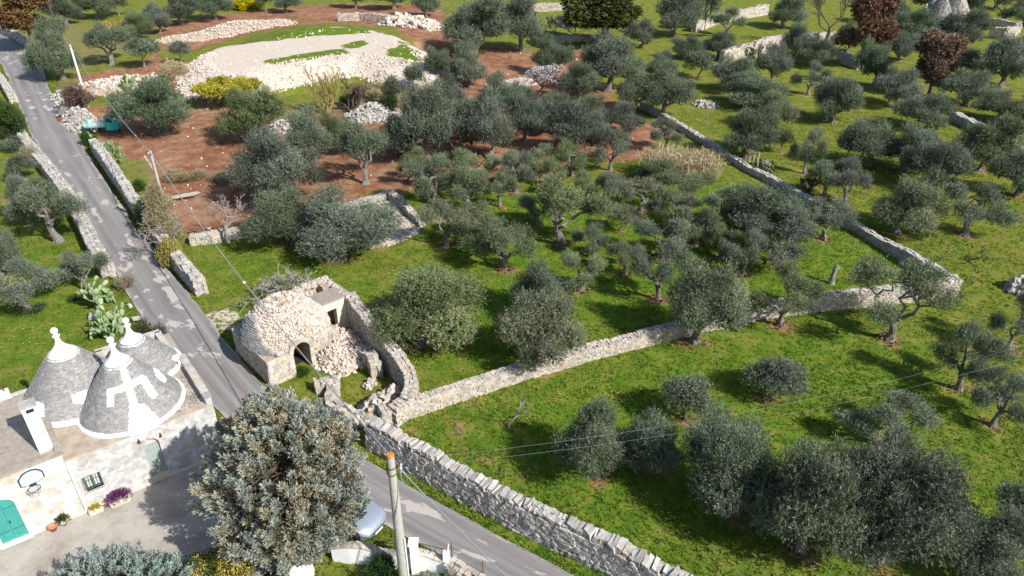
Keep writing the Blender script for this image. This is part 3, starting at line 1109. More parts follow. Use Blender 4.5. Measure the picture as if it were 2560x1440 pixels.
drywall('dry_stone_wall', 'long pale dry stone wall crossing the green field from the ruin', GW([(955, 1046), (1100, 998), (1300, 932), (1500, 875), (1700, 824), (1900, 780), (2080, 758), (2250, 742), (2385, 724)], .3), [.85, .75, .72, .75, .85, 1.0, 1.1, 1.1], .58, .18, .115, 'limestone_warm', 220, rough=.04)
drywall('dry_stone_wall', 'grey field wall climbing from the long wall corner to the upper grove', GW([(2378, 715), (2250, 632), (2140, 568), (2060, 520), (2000, 490), (1930, 448), (1870, 418), (1790, 368), (1700, 315), (1650, 285), (1605, 262)], .3), [1.0, .6, .6, .5, .45, .5, .55, .5], .52, .24, .15, 'limestone', 0)
drywall('dry_stone_wall', 'low pale wall along the left side of the road', GW([(52, 335), (75, 365), (100, 398), (135, 440), (162, 475), (190, 525), (215, 572), (240, 625), (268, 672)], .5), [.8, .9, .95, .9, 1.0, 1.0, .9], .85, .27, .18, 'limestone', 160)
drywall('dry_stone_wall', 'short broken wall at the far left road bend', GW([(-30, 170), (0, 195), (20, 225), (33, 248)], .4), [.8, .8, .7], .8, .27, .18, 'limestone', 0)
drywall('dry_stone_wall', 'grey wall with rough top right of the road below the three-wheeler', GW([(236, 362), (258, 392), (285, 430), (312, 468), (336, 505), (352, 530)], .7), [1.2, 1.35, 1.4, 1.3, 1.2, .9], .75, .28, .19, 'limestone', 120)
drywall('dry_stone_wall', 'grey wall end with flat top right of the road below the yellow ivy', GW([(385, 575), (408, 605), (440, 645), (470, 680), (500, 714)], .6), [1.0, 1.1, 1.15, 1.1, 1.05], .75, .28, .19, 'limestone', 120)
drywall('dry_stone_wall', 'low white field wall between brown ground and green grass', GW([(478, 602), (530, 597), (580, 588), (630, 578), (672, 570)], .2), [.6, .7, .65, .6, .4], .6, .32, .22, 'limestone_warm', 60)
drywall('dry_stone_wall', 'low wall round the small grey terrace in the grove', GW([(860, 508), (920, 494), (972, 480), (1000, 500), (1030, 530), (1055, 552)], .4), [.3, .35, .5, .6, .5, .3], .5, .26, .16, 'limestone', 60)
drywall('dry_stone_wall', 'crumbled stone edge at the foot of the small grey terrace', GW([(925, 608), (960, 604), (1000, 592), (1040, 570)], .2), [.2, .25, .2, .15], .7, .3, .18, 'limestone', 30)
drywall('dry_stone_wall', 'dark stone wall under the brown oak at the top left bend', GW([(-60, 70), (0, 72), (40, 90), (80, 118), (108, 150)], .5), [1.0, 1.1, 1.1, .8], .7, .4, .26, 'limestone', 0)
drywall('dry_stone_wall', 'pale retaining wall above the gravel in the top centre', GW([(845, 44), (900, 43), (985, 50)], .5), [1.1, 1.2, 1.0], .7, .5, .32, 'limestone_warm', 0)
drywall('dry_stone_wall', 'thin pale wall at the top edge left of the dark bushy oak', GW([(1290, 22), (1360, 20), (1430, 18), (1480, 18)], .5), [1.2, 1.2, 1.2], .8, .5, .32, 'limestone_warm', 0)
drywall('dry_stone_wall', 'white wall beside a prickly pear at the upper right', GW([(1805, 146), (1850, 138), (1900, 126), (1950, 112), (2000, 104), (2060, 98), (2125, 92)], .5), [1.5, 1.8, 1.9, 1.6, 1.4, 1.3], .8, .5, .32, 'limestone_warm', 0)
drywall('dry_stone_wall', 'short pale wall under the first olives of the upper right', GW([(1735, 72), (1790, 52), (1860, 38), (1915, 28)], .5), [1.4, 1.4, 1.6], .8, .5, .32, 'limestone_warm', 0)
drywall('dry_stone_wall', 'round pale stone enclosure right of the far trulli', GW([(2475, 86), (2510, 92), (2542, 84), (2540, 70), (2500, 58), (2470, 52)], .4), [1.5, 1.6, 1.5, 1.0, .8], .8, .5, .32, 'limestone_warm', 0)
drywall('dry_stone_wall', 'grey wall running out to the right edge between the far olives', GW([(2385, 290), (2430, 312), (2480, 335), (2560, 385), (2620, 420)], .4), [.8, .8, .9], .8, .45, .28, 'limestone', 0)
drywall('dry_stone_wall', 'short grey wall between the two brown oaks', GW([(2098, 142), (2118, 152), (2150, 166)], .4), [1.1, 1.1, .8], .8, .45, .28, 'limestone', 0)
drywall('dry_stone_wall', 'pale wall beneath the white blossom trees', GW([(1215, 222), (1260, 214), (1310, 205), (1360, 196)], .4), [.8, .9, .7], .8, .45, .28, 'limestone_warm', 0)
drywall('dry_stone_wall', 'broken pale wall behind the white almond blossom', GW([(1345, 108), (1400, 100), (1460, 94), (1500, 98)], .4), [.9, 1.0, .8], .8, .45, .28, 'limestone_warm', 0)


# ------------------------------------------------------------------ heaps of loose stone
def heap(name, label, spots, n, size, mat, nparts=0, cat='stone heap', flat=.35):
    """spots = list of (x, y, radius, height)"""
    c0 = spots[0]
    root = thing(name, label, cat, (c0[0], c0[1], float(zg(c0[0], c0[1]))))
    P, S = [], []
    mb = MB()
    for x, y, r, h in spots:
        prof = [(r * 1.0, -.15), (r * .8, h * .25), (r * .5, h * .62), (r * .2, h * .85), (.01, h * .9)]
        lathe(mb, (x, y, float(zg(x, y))), prof, 14)
        k = int(n * r * r / sum(q[2] ** 2 for q in spots))
        th = RNG.uniform(0, 2 * math.pi, k)
        rr = r * np.sqrt(RNG.uniform(0, 1.15, k))
        f = np.clip(1 - (rr / r) ** 1.6, 0, 1)
        sz = size * RNG.uniform(.5, 1.35, k)
        X, Y = x + rr * np.cos(th), y + rr * np.sin(th)
        P.append(np.stack([X, Y, zg(X, Y) + h * f + RNG.uniform(-.02, .35, k) * sz], -1))
        S.append(np.stack([sz, sz * RNG.uniform(.6, 1, k), sz * RNG.uniform(.45, .9, k)], -1))
    mb.build('core', MAT['core_red'] if mat == 'rubble' else MAT['wall_core'], root)
    P, S = np.concatenate(P), np.concatenate(S)
    stones(root, 'stone', P, rot_rand(len(P), .9), S, MAT[mat], nparts)
    return root


def gp(px, py, r, h):
    q = G(px, py)
    return (q[0], q[1], r, h)


heap('stone_heap', 'long heap of white stones along the road beside the three-wheeler', [gp(158, 248, 1.3, 1.1), gp(172, 268, 1.5, 1.2), gp(186, 288, 1.6, 1.4), gp(198, 306, 1.6, 1.5), gp(208, 322, 1.4, 1.0)], 750, .3, 'limestone', 60)
heap('stone_heap', 'grey heap of stones below the gravel bank', [gp(905, 295, 2.2, .8), gp(935, 285, 2.4, 1.2), gp(960, 283, 2.0, .9), gp(985, 295, 1.5, .5)], 650, .34, 'limestone')
heap('stone_heap', 'small grey heap of stones between the olives under the bank', [gp(712, 320, 1.8, .8), gp(740, 318, 1.4, .6)], 240, .34, 'limestone')
heap('stone_heap', 'heap of big white boulders at the edge of the red clearing', [gp(1010, 68, 4.0, 1.6), gp(1045, 72, 4.2, 1.5), gp(1065, 76, 3, .9)], 330, .75, 'rubble')
heap('stone_heap', 'scattered orange rubble behind the white utility pole', [gp(268, 218, 4, .5), gp(310, 210, 4, .6), gp(345, 206, 3, .4)], 420, .4, 'rubble')
heap('stone_heap', 'long ridge of white gravel behind the clearing', [gp(440, 98, 3, .5), gp(500, 92, 3.5, .7), gp(550, 84, 4, 1.1), gp(600, 72, 5, 1.3), gp(640, 66, 4, .9), gp(690, 60, 3.5, .7)], 1500, .24, 'rubble')
heap('stone_heap', 'dark heap of stones at the right edge of the near field', [gp(2552, 722, 1.1, .8), gp(2575, 726, 1.2, .8)], 110, .36, 'limestone', 20)
heap('stone_heap', 'loose pale stones where the ruin meets the long wall', [gp(965, 1008, .9, .7), gp(945, 1030, 1.0, .8), gp(985, 1000, .8, .75), gp(925, 1048, .8, .7)], 240, .3, 'limestone_warm', 120)
heap('stone_heap', 'low ring of stones under a sapling in the far right field', [gp(1765, 262, 1.5, .4)], 60, .35, 'limestone')


def bank_rubble():
    n = 34000
    x = RNG.uniform(-62, -4, n)
    y = RNG.uniform(74, 128, n)
    z = zg(x, y)
    d = polydist(x, y, GRAVEL_TOP)
    slope = (z > .3) & (d > -1.2) & (y < 104)
    keep = (slope & (RNG.uniform(0, 1, n) < sstep(102, 92, y) * (.35 + 1.2 * fbm(x, y, 4)))) | ((d < 0) & (RNG.uniform(0, 1, n) < .03))
    keep &= np.hypot((x + 47.5) / 3.6, (y - 78.5) / 4) > 1.1
    x, y, z = x[keep], y[keep], z[keep]
    sz = RNG.gamma(3, .04, len(x)) + .10
    P = np.stack([x, y, z + sz * .12], -1)
    S = np.stack([sz, sz * RNG.uniform(.6, 1, len(x)), sz * RNG.uniform(.5, .9, len(x))], -1)
    root = thing('rubble_bank', 'wide bank of pale broken limestone below the gravel clearing', 'rubble', tuple(G(760, 230)))
    stones(root, 'rock', P, rot_rand(len(P), .9), S, MAT['rubble'], 60, 'rubble')


bank_rubble()
n = 1500                                            # small stones lying on the red soil
x, y = RNG.uniform(-50, 22, n), RNG.uniform(44, 118, n)
keep = np.zeros(n, bool)
for w, pl in SOIL[:3]:
    keep |= inpoly(x, y, pl)
keep &= ~inpoly(x, y, ROAD_POLY)
x, y = x[keep], y[keep]
sz = RNG.gamma(1.4, .05, len(x)) + .03
mbs = thing('field_stones', 'small pale stones scattered over the red soil of the grove', 'stones', (0, 60, 0))
mbs['kind'] = 'stuff'
stones(mbs, 'pebble', np.stack([x, y, zg(x, y) + sz * .2], -1), rot_rand(len(x), .9), np.stack([sz * 1.3, sz, sz * .7], -1), MAT['rubble'], 0, 'pebbles')


# ------------------------------------------------------------------ white house with three cones
def project(P):
    P = np.atleast_2d(P)
    dep = P[:, 1] * CP + (CAM_H - P[:, 2]) * SP
    up = P[:, 1] * SP - (CAM_H - P[:, 2]) * CP
    return 1280 + FPX * P[:, 0] / dep, 720 - FPX * up / dep


def slab_holes(mb, t0, t1, z0, z1, d0, d1, holes):
    """a wall slab in facade coordinates with rectangular openings"""
    ts = sorted({t0, t1, *[h[0] for h in holes], *[h[1] for h in holes]})
    zs = sorted({z0, z1, *[h[2] for h in holes], *[h[3] for h in holes]})
    for a, b in zip(ts, ts[1:]):
        for c, d in zip(zs, zs[1:]):
            m, k = (a + b) / 2, (c + d) / 2
            if a < t0 or b > t1 or c < z0 or d > z1 or any(h[0] < m < h[1] and h[2] < k < h[3] for h in holes):
                continue
            box(mb, H(m, (d0 + d1) / 2, k), (b - a, d1 - d0, d - c), FT, FN)


def cone(parent, t, d, z0, R0, Hc, top, nparts, motif=None, white_base=True):
    c = H(t, d, z0)
    prof = lambda z: R0 * (1 - z / (Hc * 1.06)) ** .93
    mb = MB()
    lathe(mb, c, [(prof(z) - .03, z) for z in np.linspace(0, Hc, 16)] + [(.01, Hc)], 40)
    roof = mb.build('cone_roof', MAT['slate'], parent)
    P, B, S = [], [], []
    z = .12 if white_base else 0
    zcap = Hc * top
    while z < zcap:
        dz = RNG.uniform(.070, .088)
        r = prof(z + dz / 2)
        th = RNG.uniform(0, 1)
        end = th + 2 * math.pi
        tilt = .16
        while th < end - .02:
            w = min(RNG.uniform(.11, .22), (end - th) * r)
            a = th + w / 2 / r
            out = np.array((math.cos(a), math.sin(a), 0))
            tan = np.array((-math.sin(a), math.cos(a), 0))
            ez = norm(np.array((0, 0, 1.)) - out * .42)
            oy = norm(out + np.array((0, 0, .42)))
            P.append(c + out * (r - .10 + RNG.uniform(-.007, .009)) + np.array((0, 0, z + dz / 2)))
            B.append(np.stack([tan, oy, ez], 1))
            S.append((w * .985, .24, dz * 1.18))
            th += w / r
        z += dz
    P, B, S = np.array(P), np.array(B) @ rot_rand(len(B), .02), np.array(S)
    stones(roof, 'roof_stone', P, B, S, MAT['slate'], nparts, 'roof_stones', SLABS)
    for pl in (motif or []):                         # symbols laid on in thick limewash
        st = 2.0
        xs = np.arange(min(q[0] for q in pl) - 2, max(q[0] for q in pl) + 3, st)
        ys = np.arange(min(q[1] for q in pl) - 2, max(q[1] for q in pl) + 3, st)
        GX, GY = np.meshgrid(xs, ys)
        u_, v_ = (GX - 1280) / FPX, (GY - 720) / FPX
        D = np.stack([u_, CP - v_ * SP, -SP - v_ * CP], -1)
        hit = np.full(GX.shape, np.nan)
        prev = np.full(GX.shape, -1.0)
        for k in np.arange(24, 42, .02):
            q = D * k + np.array((0, 0, CAM_H))
            zz = q[..., 2] - c[2]
            rr_ = np.hypot(q[..., 0] - c[0], q[..., 1] - c[1])
            pz = R0 * np.clip(1 - zz / (Hc * 1.06), 0, 1) ** .93 + .036
            ok = (zz > -.02) & (zz < Hc) & (rr_ <= pz) & np.isnan(hit)
            hit[ok] = k
        W_ = D * hit[..., None] + np.array((0, 0, CAM_H))
        inside = inpoly(GX + st / 2 + RNG.normal(0, .7, GX.shape), GY + st / 2 + RNG.normal(0, .7, GX.shape), pl)
        ny_, nx_ = GX.shape
        F = []
        for i in range(ny_ - 1):
            for j in range(nx_ - 1):
                if inside[i, j] and not np.isnan(hit[i:i + 2, j:j + 2]).any():
                    F.append([i * nx_ + j, i * nx_ + j + 1, (i + 1) * nx_ + j + 1, (i + 1) * nx_ + j])
        if F:
            mb = MB()
            mb.add(np.nan_to_num(W_.reshape(-1, 3)), F)
            o = mb.build('painted_symbol', MAT['whitewash'], roof)
            bm = bmesh.new()
            bm.from_mesh(o.data)
            bmesh.ops.delete(bm, geom=[v for v in bm.verts if not v.link_faces], context='VERTS')
            bmesh.ops.solidify(bm, geom=bm.faces[:], thickness=.03)
            bm.to_mesh(o.data)
            bm.free()
    mb = MB()                                        # white cap, neck, bowl and ball
    rc = prof(zcap) + .045
    ca = [(rc, zcap - .05), (rc * .99, zcap + .02), (rc * .72, zcap + (Hc - zcap) * .36), (rc * .42, zcap + (Hc - zcap) * .72), (.16, Hc + .02), (.105, Hc + .2), (.095, Hc + .34)]
    lathe(mb, c, ca, 28)
    mb.build('white_cap', MAT['whitewash'], roof, smooth=True)
    mb = MB()
    zt = Hc + .32
    lathe(mb, c, [(.09, zt), (.15, zt + .06), (.17, zt + .11), (.10, zt + .15), (.06, zt + .19), (.09, zt + .22)] + [(.155 * math.cos(q), zt + .35 + .155 * math.sin(q)) for q in np.linspace(-1.1, 1.57, 9)], 18)
    mb.build('pinnacle', MAT['whitewash'], roof, smooth=True)
    if white_base:
        mb = MB()
        lathe(mb, c, [(R0 + .06, -.05), (R0 + .055, .04), (R0 + .01, .11), (R0 - .15, .15)], 40)
        mb.build('base_band', MAT['whitewash'], roof, smooth=True)
    return roof


def house():
    root = thing('trullo_house', 'white stone house with three conical grey roofs and a flat terrace', 'house', tuple(H(0, 0, 0)))
    ZL, ZR = 3.32, 2.92
    mb = MB()
    box(mb, H(-3.6, 3.05, ZL / 2 - .1), (7.2, 5.6, ZL + .14), FT, FN)
    mb.build('wall', MAT['mortar'], root)
    mb = MB()
    box(mb, H(3.0, 3.62, ZR / 2 - .1), (6.0, 6.74, ZR + .14), FT, FN)
    wall = mb.build('wall', MAT['mortar'], root)
    # facade skins
    DOOR = (-3.0, -2.08, .1, 2.34)
    SIDE = (2.82, 3.48, .3, 2.46)
    WIN = (.34, .98, 1.0, 1.78)
    mb = MB()
    slab_holes(mb, -7.2, 0, -.15, ZL, .022, .252, [DOOR])
    left = mb.build('facade', MAT['mortar'], root)
    # ashlar blocks in courses
    z = 0.02
    geos = []
    while z < ZL - .1:
        hh = RNG.uniform(.24, .30)
        hh = min(hh, ZL - z)
        x = -4.6 + RNG.uniform(-.3, .3)
        while x < -.01:
            l = min(RNG.uniform(.28, .5), -x)
            if -x - l < .15:
                l = -x
            a, b, lo, hi = x + .006, x + l - .006, z + .006, z + hh - .006
            x += l
            if lo < DOOR[3] and hi > DOOR[2] and b > DOOR[0] and a < DOOR[1]:
                if a < DOOR[0] - .06:
                    b = DOOR[0] - .005
                elif b > DOOR[1] + .06:
                    a = DOOR[1] + .005
                else:
                    continue
            pr = RNG.uniform(0, .02)
            m = MB()
            box(m, H((a + b) / 2, .065 - pr * .6, (lo + hi) / 2), (b - a, .11, hi - lo), FT, FN)
            geos.append((m.V[0] + RNG.normal(0, .003, (8, 3)), BOXF.tolist()))
        z += hh
    emit_cells(left, 'block', geos, MAT['ashlar'], 200)
    mb = MB()
    slab_holes(mb, 0.004, 6.0, -.15, ZR, .03, .252, [SIDE, WIN])
    right = mb.build('facade', MAT['mortar'], root)
    geos = []
    for poly in vor_stones(6.0, ZR - .04, .36, .17, .3):
        if poly is None:
            continue
        a, b, lo, hi = poly[:, 0].min(), poly[:, 0].max(), poly[:, 1].min(), poly[:, 1].max()
        if any(b > h[0] - .02 and a < h[1] + .02 and hi > h[2] - .03 and lo < h[3] + .02 for h in (SIDE, WIN)):
            poly = poly.copy()
            for h in (SIDE, WIN):
                if b > h[0] and a < h[1] and hi > h[2] and lo < h[3]:
                    m = poly.mean(0)
                    dl = [m[0] - h[0], h[1] - m[0], m[1] - h[2], h[3] - m[1]]
                    k = int(np.argmin(dl))
                    if k == 0:
                        poly[:, 0] = np.minimum(poly[:, 0], h[0])
                    elif k == 1:
                        poly[:, 0] = np.maximum(poly[:, 0], h[1])
                    elif k == 2:
                        poly[:, 1] = np.minimum(poly[:, 1], h[2])
                    else:
                        poly[:, 1] = np.maximum(poly[:, 1], h[3])
            if np.ptp(poly[:, 0]) < .05 or np.ptp(poly[:, 1]) < .04:
                continue
        geos.append(cell_stone(poly, lambda s, z, o: H(s, .03 - o, z), .010, (.008, .035), .01, .86))
    emit_cells(right, 'wall_stone', geos, MAT['whitewash_stone'], 290)
    # side wall on the road
    geos = []
    for poly in vor_stones(6.9, ZR - .05, .4, .2, .35):
        if poly is not None:
            geos.append(cell_stone(poly, lambda s, z, o: H(6.0 + o, s + .1, z), .01, (.01, .035), .01, .8))
    emit_cells(wall, 'wall_stone', geos, MAT['whitewash_stone'], 0)
    # dark plinth stones
    mb = MB()
    for x0, x1, k in ((-7.2, DOOR[0] - .03, 1), (DOOR[1] + .03, 0, 1), (0.02, SIDE[0] - .02, 0), (SIDE[1] + .02, 5.9, 0)):
        box(mb, H((x0 + x1) / 2, .0, .05), (x1 - x0, .12, .16), FT, FN)
    mb.build('plinth', MAT['planter'], root)
    # teal arched double door
    a, b, z0, z1 = DOOR
    m = (a + b) / 2
    w = (b - a) / 2
    zs = z1 - w * .9
    arc = [(m + w * math.cos(q), zs + (z1 - zs) * math.sin(q)) for q in np.linspace(0, math.pi, 15)]
    mb = MB()                                        # spandrels
    for side in (0, 1):
        pts = [q for q in arc if (q[0] >= m - 1e-6) == (side == 0) or abs(q[0] - m) < 1e-6]
        corner = (b, z1) if side == 0 else (a, z1)
        poly = pts + [corner] if side == 0 else [corner] + pts
        V = [H(q[0], dd, q[1]) for dd in (.0, .25) for q in poly]
        n = len(poly)
        mb.add(V, [list(range(n)), [n + i for i in range(n)][::-1]] + [[i, n + i, n + (i + 1) % n, (i + 1) % n] for i in range(n)])
    mb.build('spandrel', MAT['ashlar'], root)
    door = bpy.data.objects.new('door', None)
    link(door, root)
    for side in (0, 1):
        pts = [q for q in arc if (q[0] >= m + .006) == (side == 0) and abs(q[0] - m) > .006]
        e = m + .006 if side == 0 else m - .006
        o = b - .01 if side == 0 else a + .01
        poly = [(e, z0), (o, z0)] + pts + [(e, z1 - .005)] if side == 0 else [(e, z0), (e, z1 - .005)] + pts + [(o, z0)]
        mb = MB()
        n = len(poly)
        V = [H(q[0], dd, q[1]) for dd in (.11, .16) for q in poly]
        mb.add(V, [list(range(n)), [n + i for i in range(n)][::-1]] + [[i, n + i, n + (i + 1) % n, (i + 1) % n] for i in range(n)])
        leaf = mb.build('door_leaf', MAT['teal'], door)
        mb = MB()
        xm = (e + o) / 2
        for zz in (.62, zs - .15):
            box(mb, H(xm, .10, zz), (w * .82, .03, .035), FT, FN)
        mb.build('rail', MAT['teal_dark'], leaf)
        mb = MB()
        for q in np.linspace(z0 + .1, .56, 9):
            box(mb, H(xm, .105, q), (w * .66, .02, .018), FT, FN)
        for q in np.linspace(.7, zs - .22, 16):
            box(mb, H(xm, .105, q), (w * .66, .02, .018), FT, FN)
        mb.build('louvres', MAT['teal'], leaf)
    mb = MB()
    box(mb, H(m, .04, z0 - .06), (2 * w + .2, .34, .1), FT, FN)
    mb.build('doorstep', MAT['whitewash'], root)
    mb = MB()
    box(mb, H(m + .06, .085, 1.05), (.03, .06, .14), FT, FN)
    mb.build('door_handle', MAT['iron'], door)
    # sage side door under a shallow stone arch
    a, b, z0, z1 = SIDE
    m, w = (a + b) / 2, (b - a) / 2
    mb = MB()
    box(mb, H(m, .20, 1.2), (2 * w, .03, 1.72), FT, FN)
    sd = mb.build('door', MAT['sage'], root)
    for k in range(5):
        mb = MB()
        box(mb, H(a + (k + .5) * 2 * w / 5, .178, 1.2), (2 * w / 5 - .012, .02, 1.70), FT, FN)
        mb.build('plank', MAT['sage'], sd)
    mb = MB()
    arc = [(m + w * math.cos(q), 2.08 + .36 * math.sin(q)) for q in np.linspace(0, math.pi, 13)]
    V = [H(q[0], dd, q[1]) for dd in (.12, .24) for q in arc]
    n = len(arc)
    mb.add(V, [list(range(n)), [n + i for i in range(n)][::-1]] + [[i, n + i, n + (i + 1) % n, (i + 1) % n] for i in range(n)])
    mb.build('tympanum', MAT['ashlar'], root)
    mb = MB()
    for i in range(12):
        q0, q1 = arc[i], arc[i + 1]
        mid_ = ((q0[0] + q1[0]) / 2, (q0[1] + q1[1]) / 2)
        o = np.array((mid_[0] - m, (mid_[1] - 2.08) * .8))
        o /= np.linalg.norm(o)
        ex = FT * o[1] * -1 + np.array((0, 0, o[0]))
        box(mb, H(mid_[0] + o[0] * .06, .0, mid_[1] + o[1] * .06), (.125, .1, .11), ex, FN, FT * o[0] + np.array((0, 0, o[1])), v=RNG.uniform())
    mb.build('arch_stones', MAT['whitewash_stone'], root)
    mb = MB()
    box(mb, H(m, .1, .18), (2 * w + .12, .3, .26), FT, FN)
    mb.build('doorstep', MAT['planter'], root)
    # window with projecting iron grille
    a, b, z0, z1 = WIN
    mb = MB()
    box(mb, H((a + b) / 2, .20, (z0 + z1) / 2), (b - a, .02, z1 - z0), FT, FN)
    win = mb.build('window', MAT['frosted'], root)
    mb = MB()
    for q in ((a + .03, None), (b - .03, None), ((a + b) / 2, None)):
        box(mb, H(q[0], .17, (z0 + z1) / 2), (.05, .05, z1 - z0), FT, FN)
    for q in (z0 + .03, z1 - .03):
        box(mb, H((a + b) / 2, .17, q), (b - a, .05, .05), FT, FN)
    mb.build('frame', MAT['green_iron'], win)
    mb = MB()
    box(mb, H((a + b) / 2, .02, z0 - .03), (b - a + .16, .24, .06), FT, FN)
    mb.build('sill', MAT['whitewash'], win)
    mb = MB()
    for q in np.linspace(a - .02, b + .02, 8):
        tube(mb, [H(q, -.02, z1 + .04), H(q, -.12, z1 - .1), H(q, -.17, z0 + .15), H(q, -.12, z0 - .02), H(q, -.02, z0 - .04)], .011, 5)
    for zz, dd in ((z1 - .1, -.12), (z0 + .35, -.155), (z0 + .1, -.165)):
        tube(mb, [H(a - .03, dd, zz), H(b + .03, dd, zz)], .012, 5)
    mb.build('grille', MAT['green_iron'], win)
    # drain pipe
    mb = MB()
    tube(mb, [H(.05, .1, 2.62), H(.05, -.05, 2.56), H(.05, -.06, 2.4), H(.05, -.06, .0)], .05, 10)
    mb.build('drain_pipe', MAT['pipe'], root, smooth=True)
    # two small black wall lanterns beside the arch
    for tt, zz in ((2.76, 2.56), (3.62, 2.44)):
        mb = MB()
        box(mb, H(tt, -.02, zz), (.04, .08, .16), FT, FN)
        box(mb, H(tt, -.08, zz + .04), (.03, .1, .025), FT, FN)
        box(mb, H(tt, -.11, zz - .02), (.06, .06, .10), FT, FN, taper=1.35)
        box(mb, H(tt, -.11, zz + .05), (.09, .09, .04), FT, FN, taper=.3)
        mb.build('wall_lantern', MAT['iron'], root)
    # roofs
    mb = MB()
    box(mb, H(-3.62, 2.85, ZL + .03), (7.1, 5.1, .06), FT, FN)
    box(mb, H(-3.62, .13, ZL + .055), (7.22, .34, .11), FT, FN)
    box(mb, H(-.14, 2.0, ZL + .04), (.32, 3.4, .1), FT, FN)
    mb.build('flat_roof', MAT['roof_lichen'], root)
    mb = MB()
    box(mb, H(1.9, 2.5, ZR + .03), (3.8, 4.6, .05), FT, FN)
    box(mb, H(3.0, .1, ZR + .05), (6.02, .26, .08), FT, FN)
    mb.build('flat_roof', MAT['roof_screed'], root)
    mb = MB()
    box(mb, H(4.45, 5.0, ZR + .045), (3.15, 4.1, .12), FT, FN)
    mb.build('roof_terrace', MAT['roof_lichen'], root)
    geos = []                                        # stone slabs paving the strip behind the parapet
    for poly in vor_stones(2.0, 3.9, .2, .16, .25):
        if poly is not None:
            geos.append(cell_stone(poly, lambda s, z, o: H(3.78 + s, z + .25, ZR + .06 + o), .01, (.005, .03), .03, .85))
    emit_cells(root, 'roof_slab', geos, MAT['roof_lichen'], 150, 'roof_slabs')
    mb = MB()
    box(mb, H(5.88, 2.1, ZR + .18), (.26, 4.15, .42), FT, FN)
    par = mb.build('parapet', MAT['whitewash_stone'], root)
    mb = MB()
    box(mb, H(5.5, 4.05, ZR + .26), (.5, .3, .52), FT, FN)
    box(mb, H(5.68, 3.85, ZR + .2), (.14, .5, .4), FT, FN)
    box(mb, H(4.5, 3.25, ZR + .1), (.9, .18, .16), FT, FN + FT * .3)
    mb.build('parapet_end', MAT['whitewash'], root)
    geos = []
    for k in range(9):
        m_ = MB()
        box(m_, H(5.89 + RNG.uniform(-.01, .01), .26 + k * .46, ZR + .425), (.34, .45, .07), FT, FN)
        geos.append((m_.V[0] + RNG.normal(0, .006, (8, 3)), BOXF.tolist()))
    emit_cells(par, 'cap_slab', geos, MAT['limestone'], 20)
    mb = MB()                                        # low white parapet at the back left
    box(mb, H(-3.6, 5.5, ZL + .2), (5.0, .26, .5), FT, FN)
    mb.build('parapet', MAT['whitewash'], root)
    # corner slabs behind the rear cone
    mb = MB()
    box(mb, H(4.1, 6.85, ZR + .3), (3.0, .3, .5), FT, FN)
    box(mb, H(2.75, 5.6, ZR + .3), (.3, 2.4, .5), FT, FN)
    box(mb, H(5.5, 5.7, ZR + .3), (.3, 2.2, .5), FT, FN)
    mb.build('parapet', MAT['limestone'], root)
    # tall white chimney with its flue
    mb = MB()
    box(mb, H(-.42, .75, ZL + 1.15), (.50, .46, 2.4), FT, FN)
    ch = mb.build('chimney', MAT['whitewash'], root)
    mb = MB()
    box(mb, H(-.42, .75, ZL + 2.37), (.58, .54, .08), FT, FN)
    mb.build('chimney_cap', MAT['limestone'], ch)
    mb = MB()
    box(mb, H(-.40, .505, ZL + 2.18), (.26, .08, .13), FT, FN)
    mb.build('flue', MAT['dark'], ch)  # solid block, its near-black colour stands in for the shaded opening
    mb = MB()
    box(mb, H(.0, .42, ZL + .12), (.34, .5, .24), FT, FN)
    mb.build('lichened_block', MAT['roof_lichen'], root)
    mb = MB()
    tube(mb, [H(-1.25, 5.4, ZL + .4), H(-1.3, 5.45, ZL + 1.9)], .02, 6)
    mb.build('iron_rod', MAT['rusty_iron'], root)
    # cones
    motif = [[(294, 900), (310, 900), (347, 1016), (326, 1018)],
             [(268, 972), (312, 962), (352, 938), (364, 941), (394, 988), (384, 998), (374, 992), (352, 958), (318, 976), (286, 984), (284, 1016), (269, 1018)],
             [(323, 1012), (361, 1010), (400, 1050), (398, 1062), (322, 1090)],
             [(381, 919), (392, 921), (415, 948), (414, 958), (398, 950), (388, 938)]]
    cone(root, 1.32, 4.4, ZL - .25, 2.28, 2.75, .80, 230, [[(180, 985), (215, 975), (215, 1012), (182, 1008)], [(80, 1000), (110, 1008), (112, 1050), (92, 1044)]])
    cone(root, 4.1, 4.75, ZR + .1, 1.85, 2.05, .77, 200)
    cone(root, 3.1, 2.15, ZR + .05, 2.2, 2.85, .82, 290, motif)


house()
# yard things that stand apart from the house
bb = thing('basketball_hoop', 'basketball backboard with black rim on the white facade', 'basketball hoop', tuple(H(-1.2, 0, 2.3)))
top = [(-1.66, 2.62), (-1.66, 2.95), (-1.5, 3.14), (-1.3, 3.23), (-1.1, 3.24), (-.92, 3.16), (-.78, 2.98), (-.78, 2.68), (-.98, 2.58), (-1.5, 2.54)]
for k, (nm, mt, dd, sc) in enumerate((('backboard_frame', 'iron', -.10, 1.0), ('backboard', 'board', -.125, .90))):
    mb = MB()
    cx, cz = -1.22, 2.9
    pl = [(cx + (q[0] - cx) * sc, cz + (q[1] - cz) * sc) for q in top]
    n = len(pl)
    V = [H(q[0], d_, q[1]) for d_ in (dd, dd + .04) for q in pl]
    mb.add(V, [list(range(n))[::-1], [n + i for i in range(n)]] + [[i, (i + 1) % n, n + (i + 1) % n, n + i] for i in range(n)])
    mb.build(nm, MAT[mt], bb)
mb = MB()
box(mb, H(-1.24, -.02, 2.72), (.3, .16, .2), FT, FN)
box(mb, H(-1.24, -.17, 2.58), (.22, .12, .06), FT, FN)
mb.build('bracket', MAT['iron'], bb)
mb = MB()
ring = [H(-1.24 + .22 * math.cos(q), -.42 + .22 * math.sin(q), 2.56) for q in np.linspace(0, 2 * math.pi, 21)]
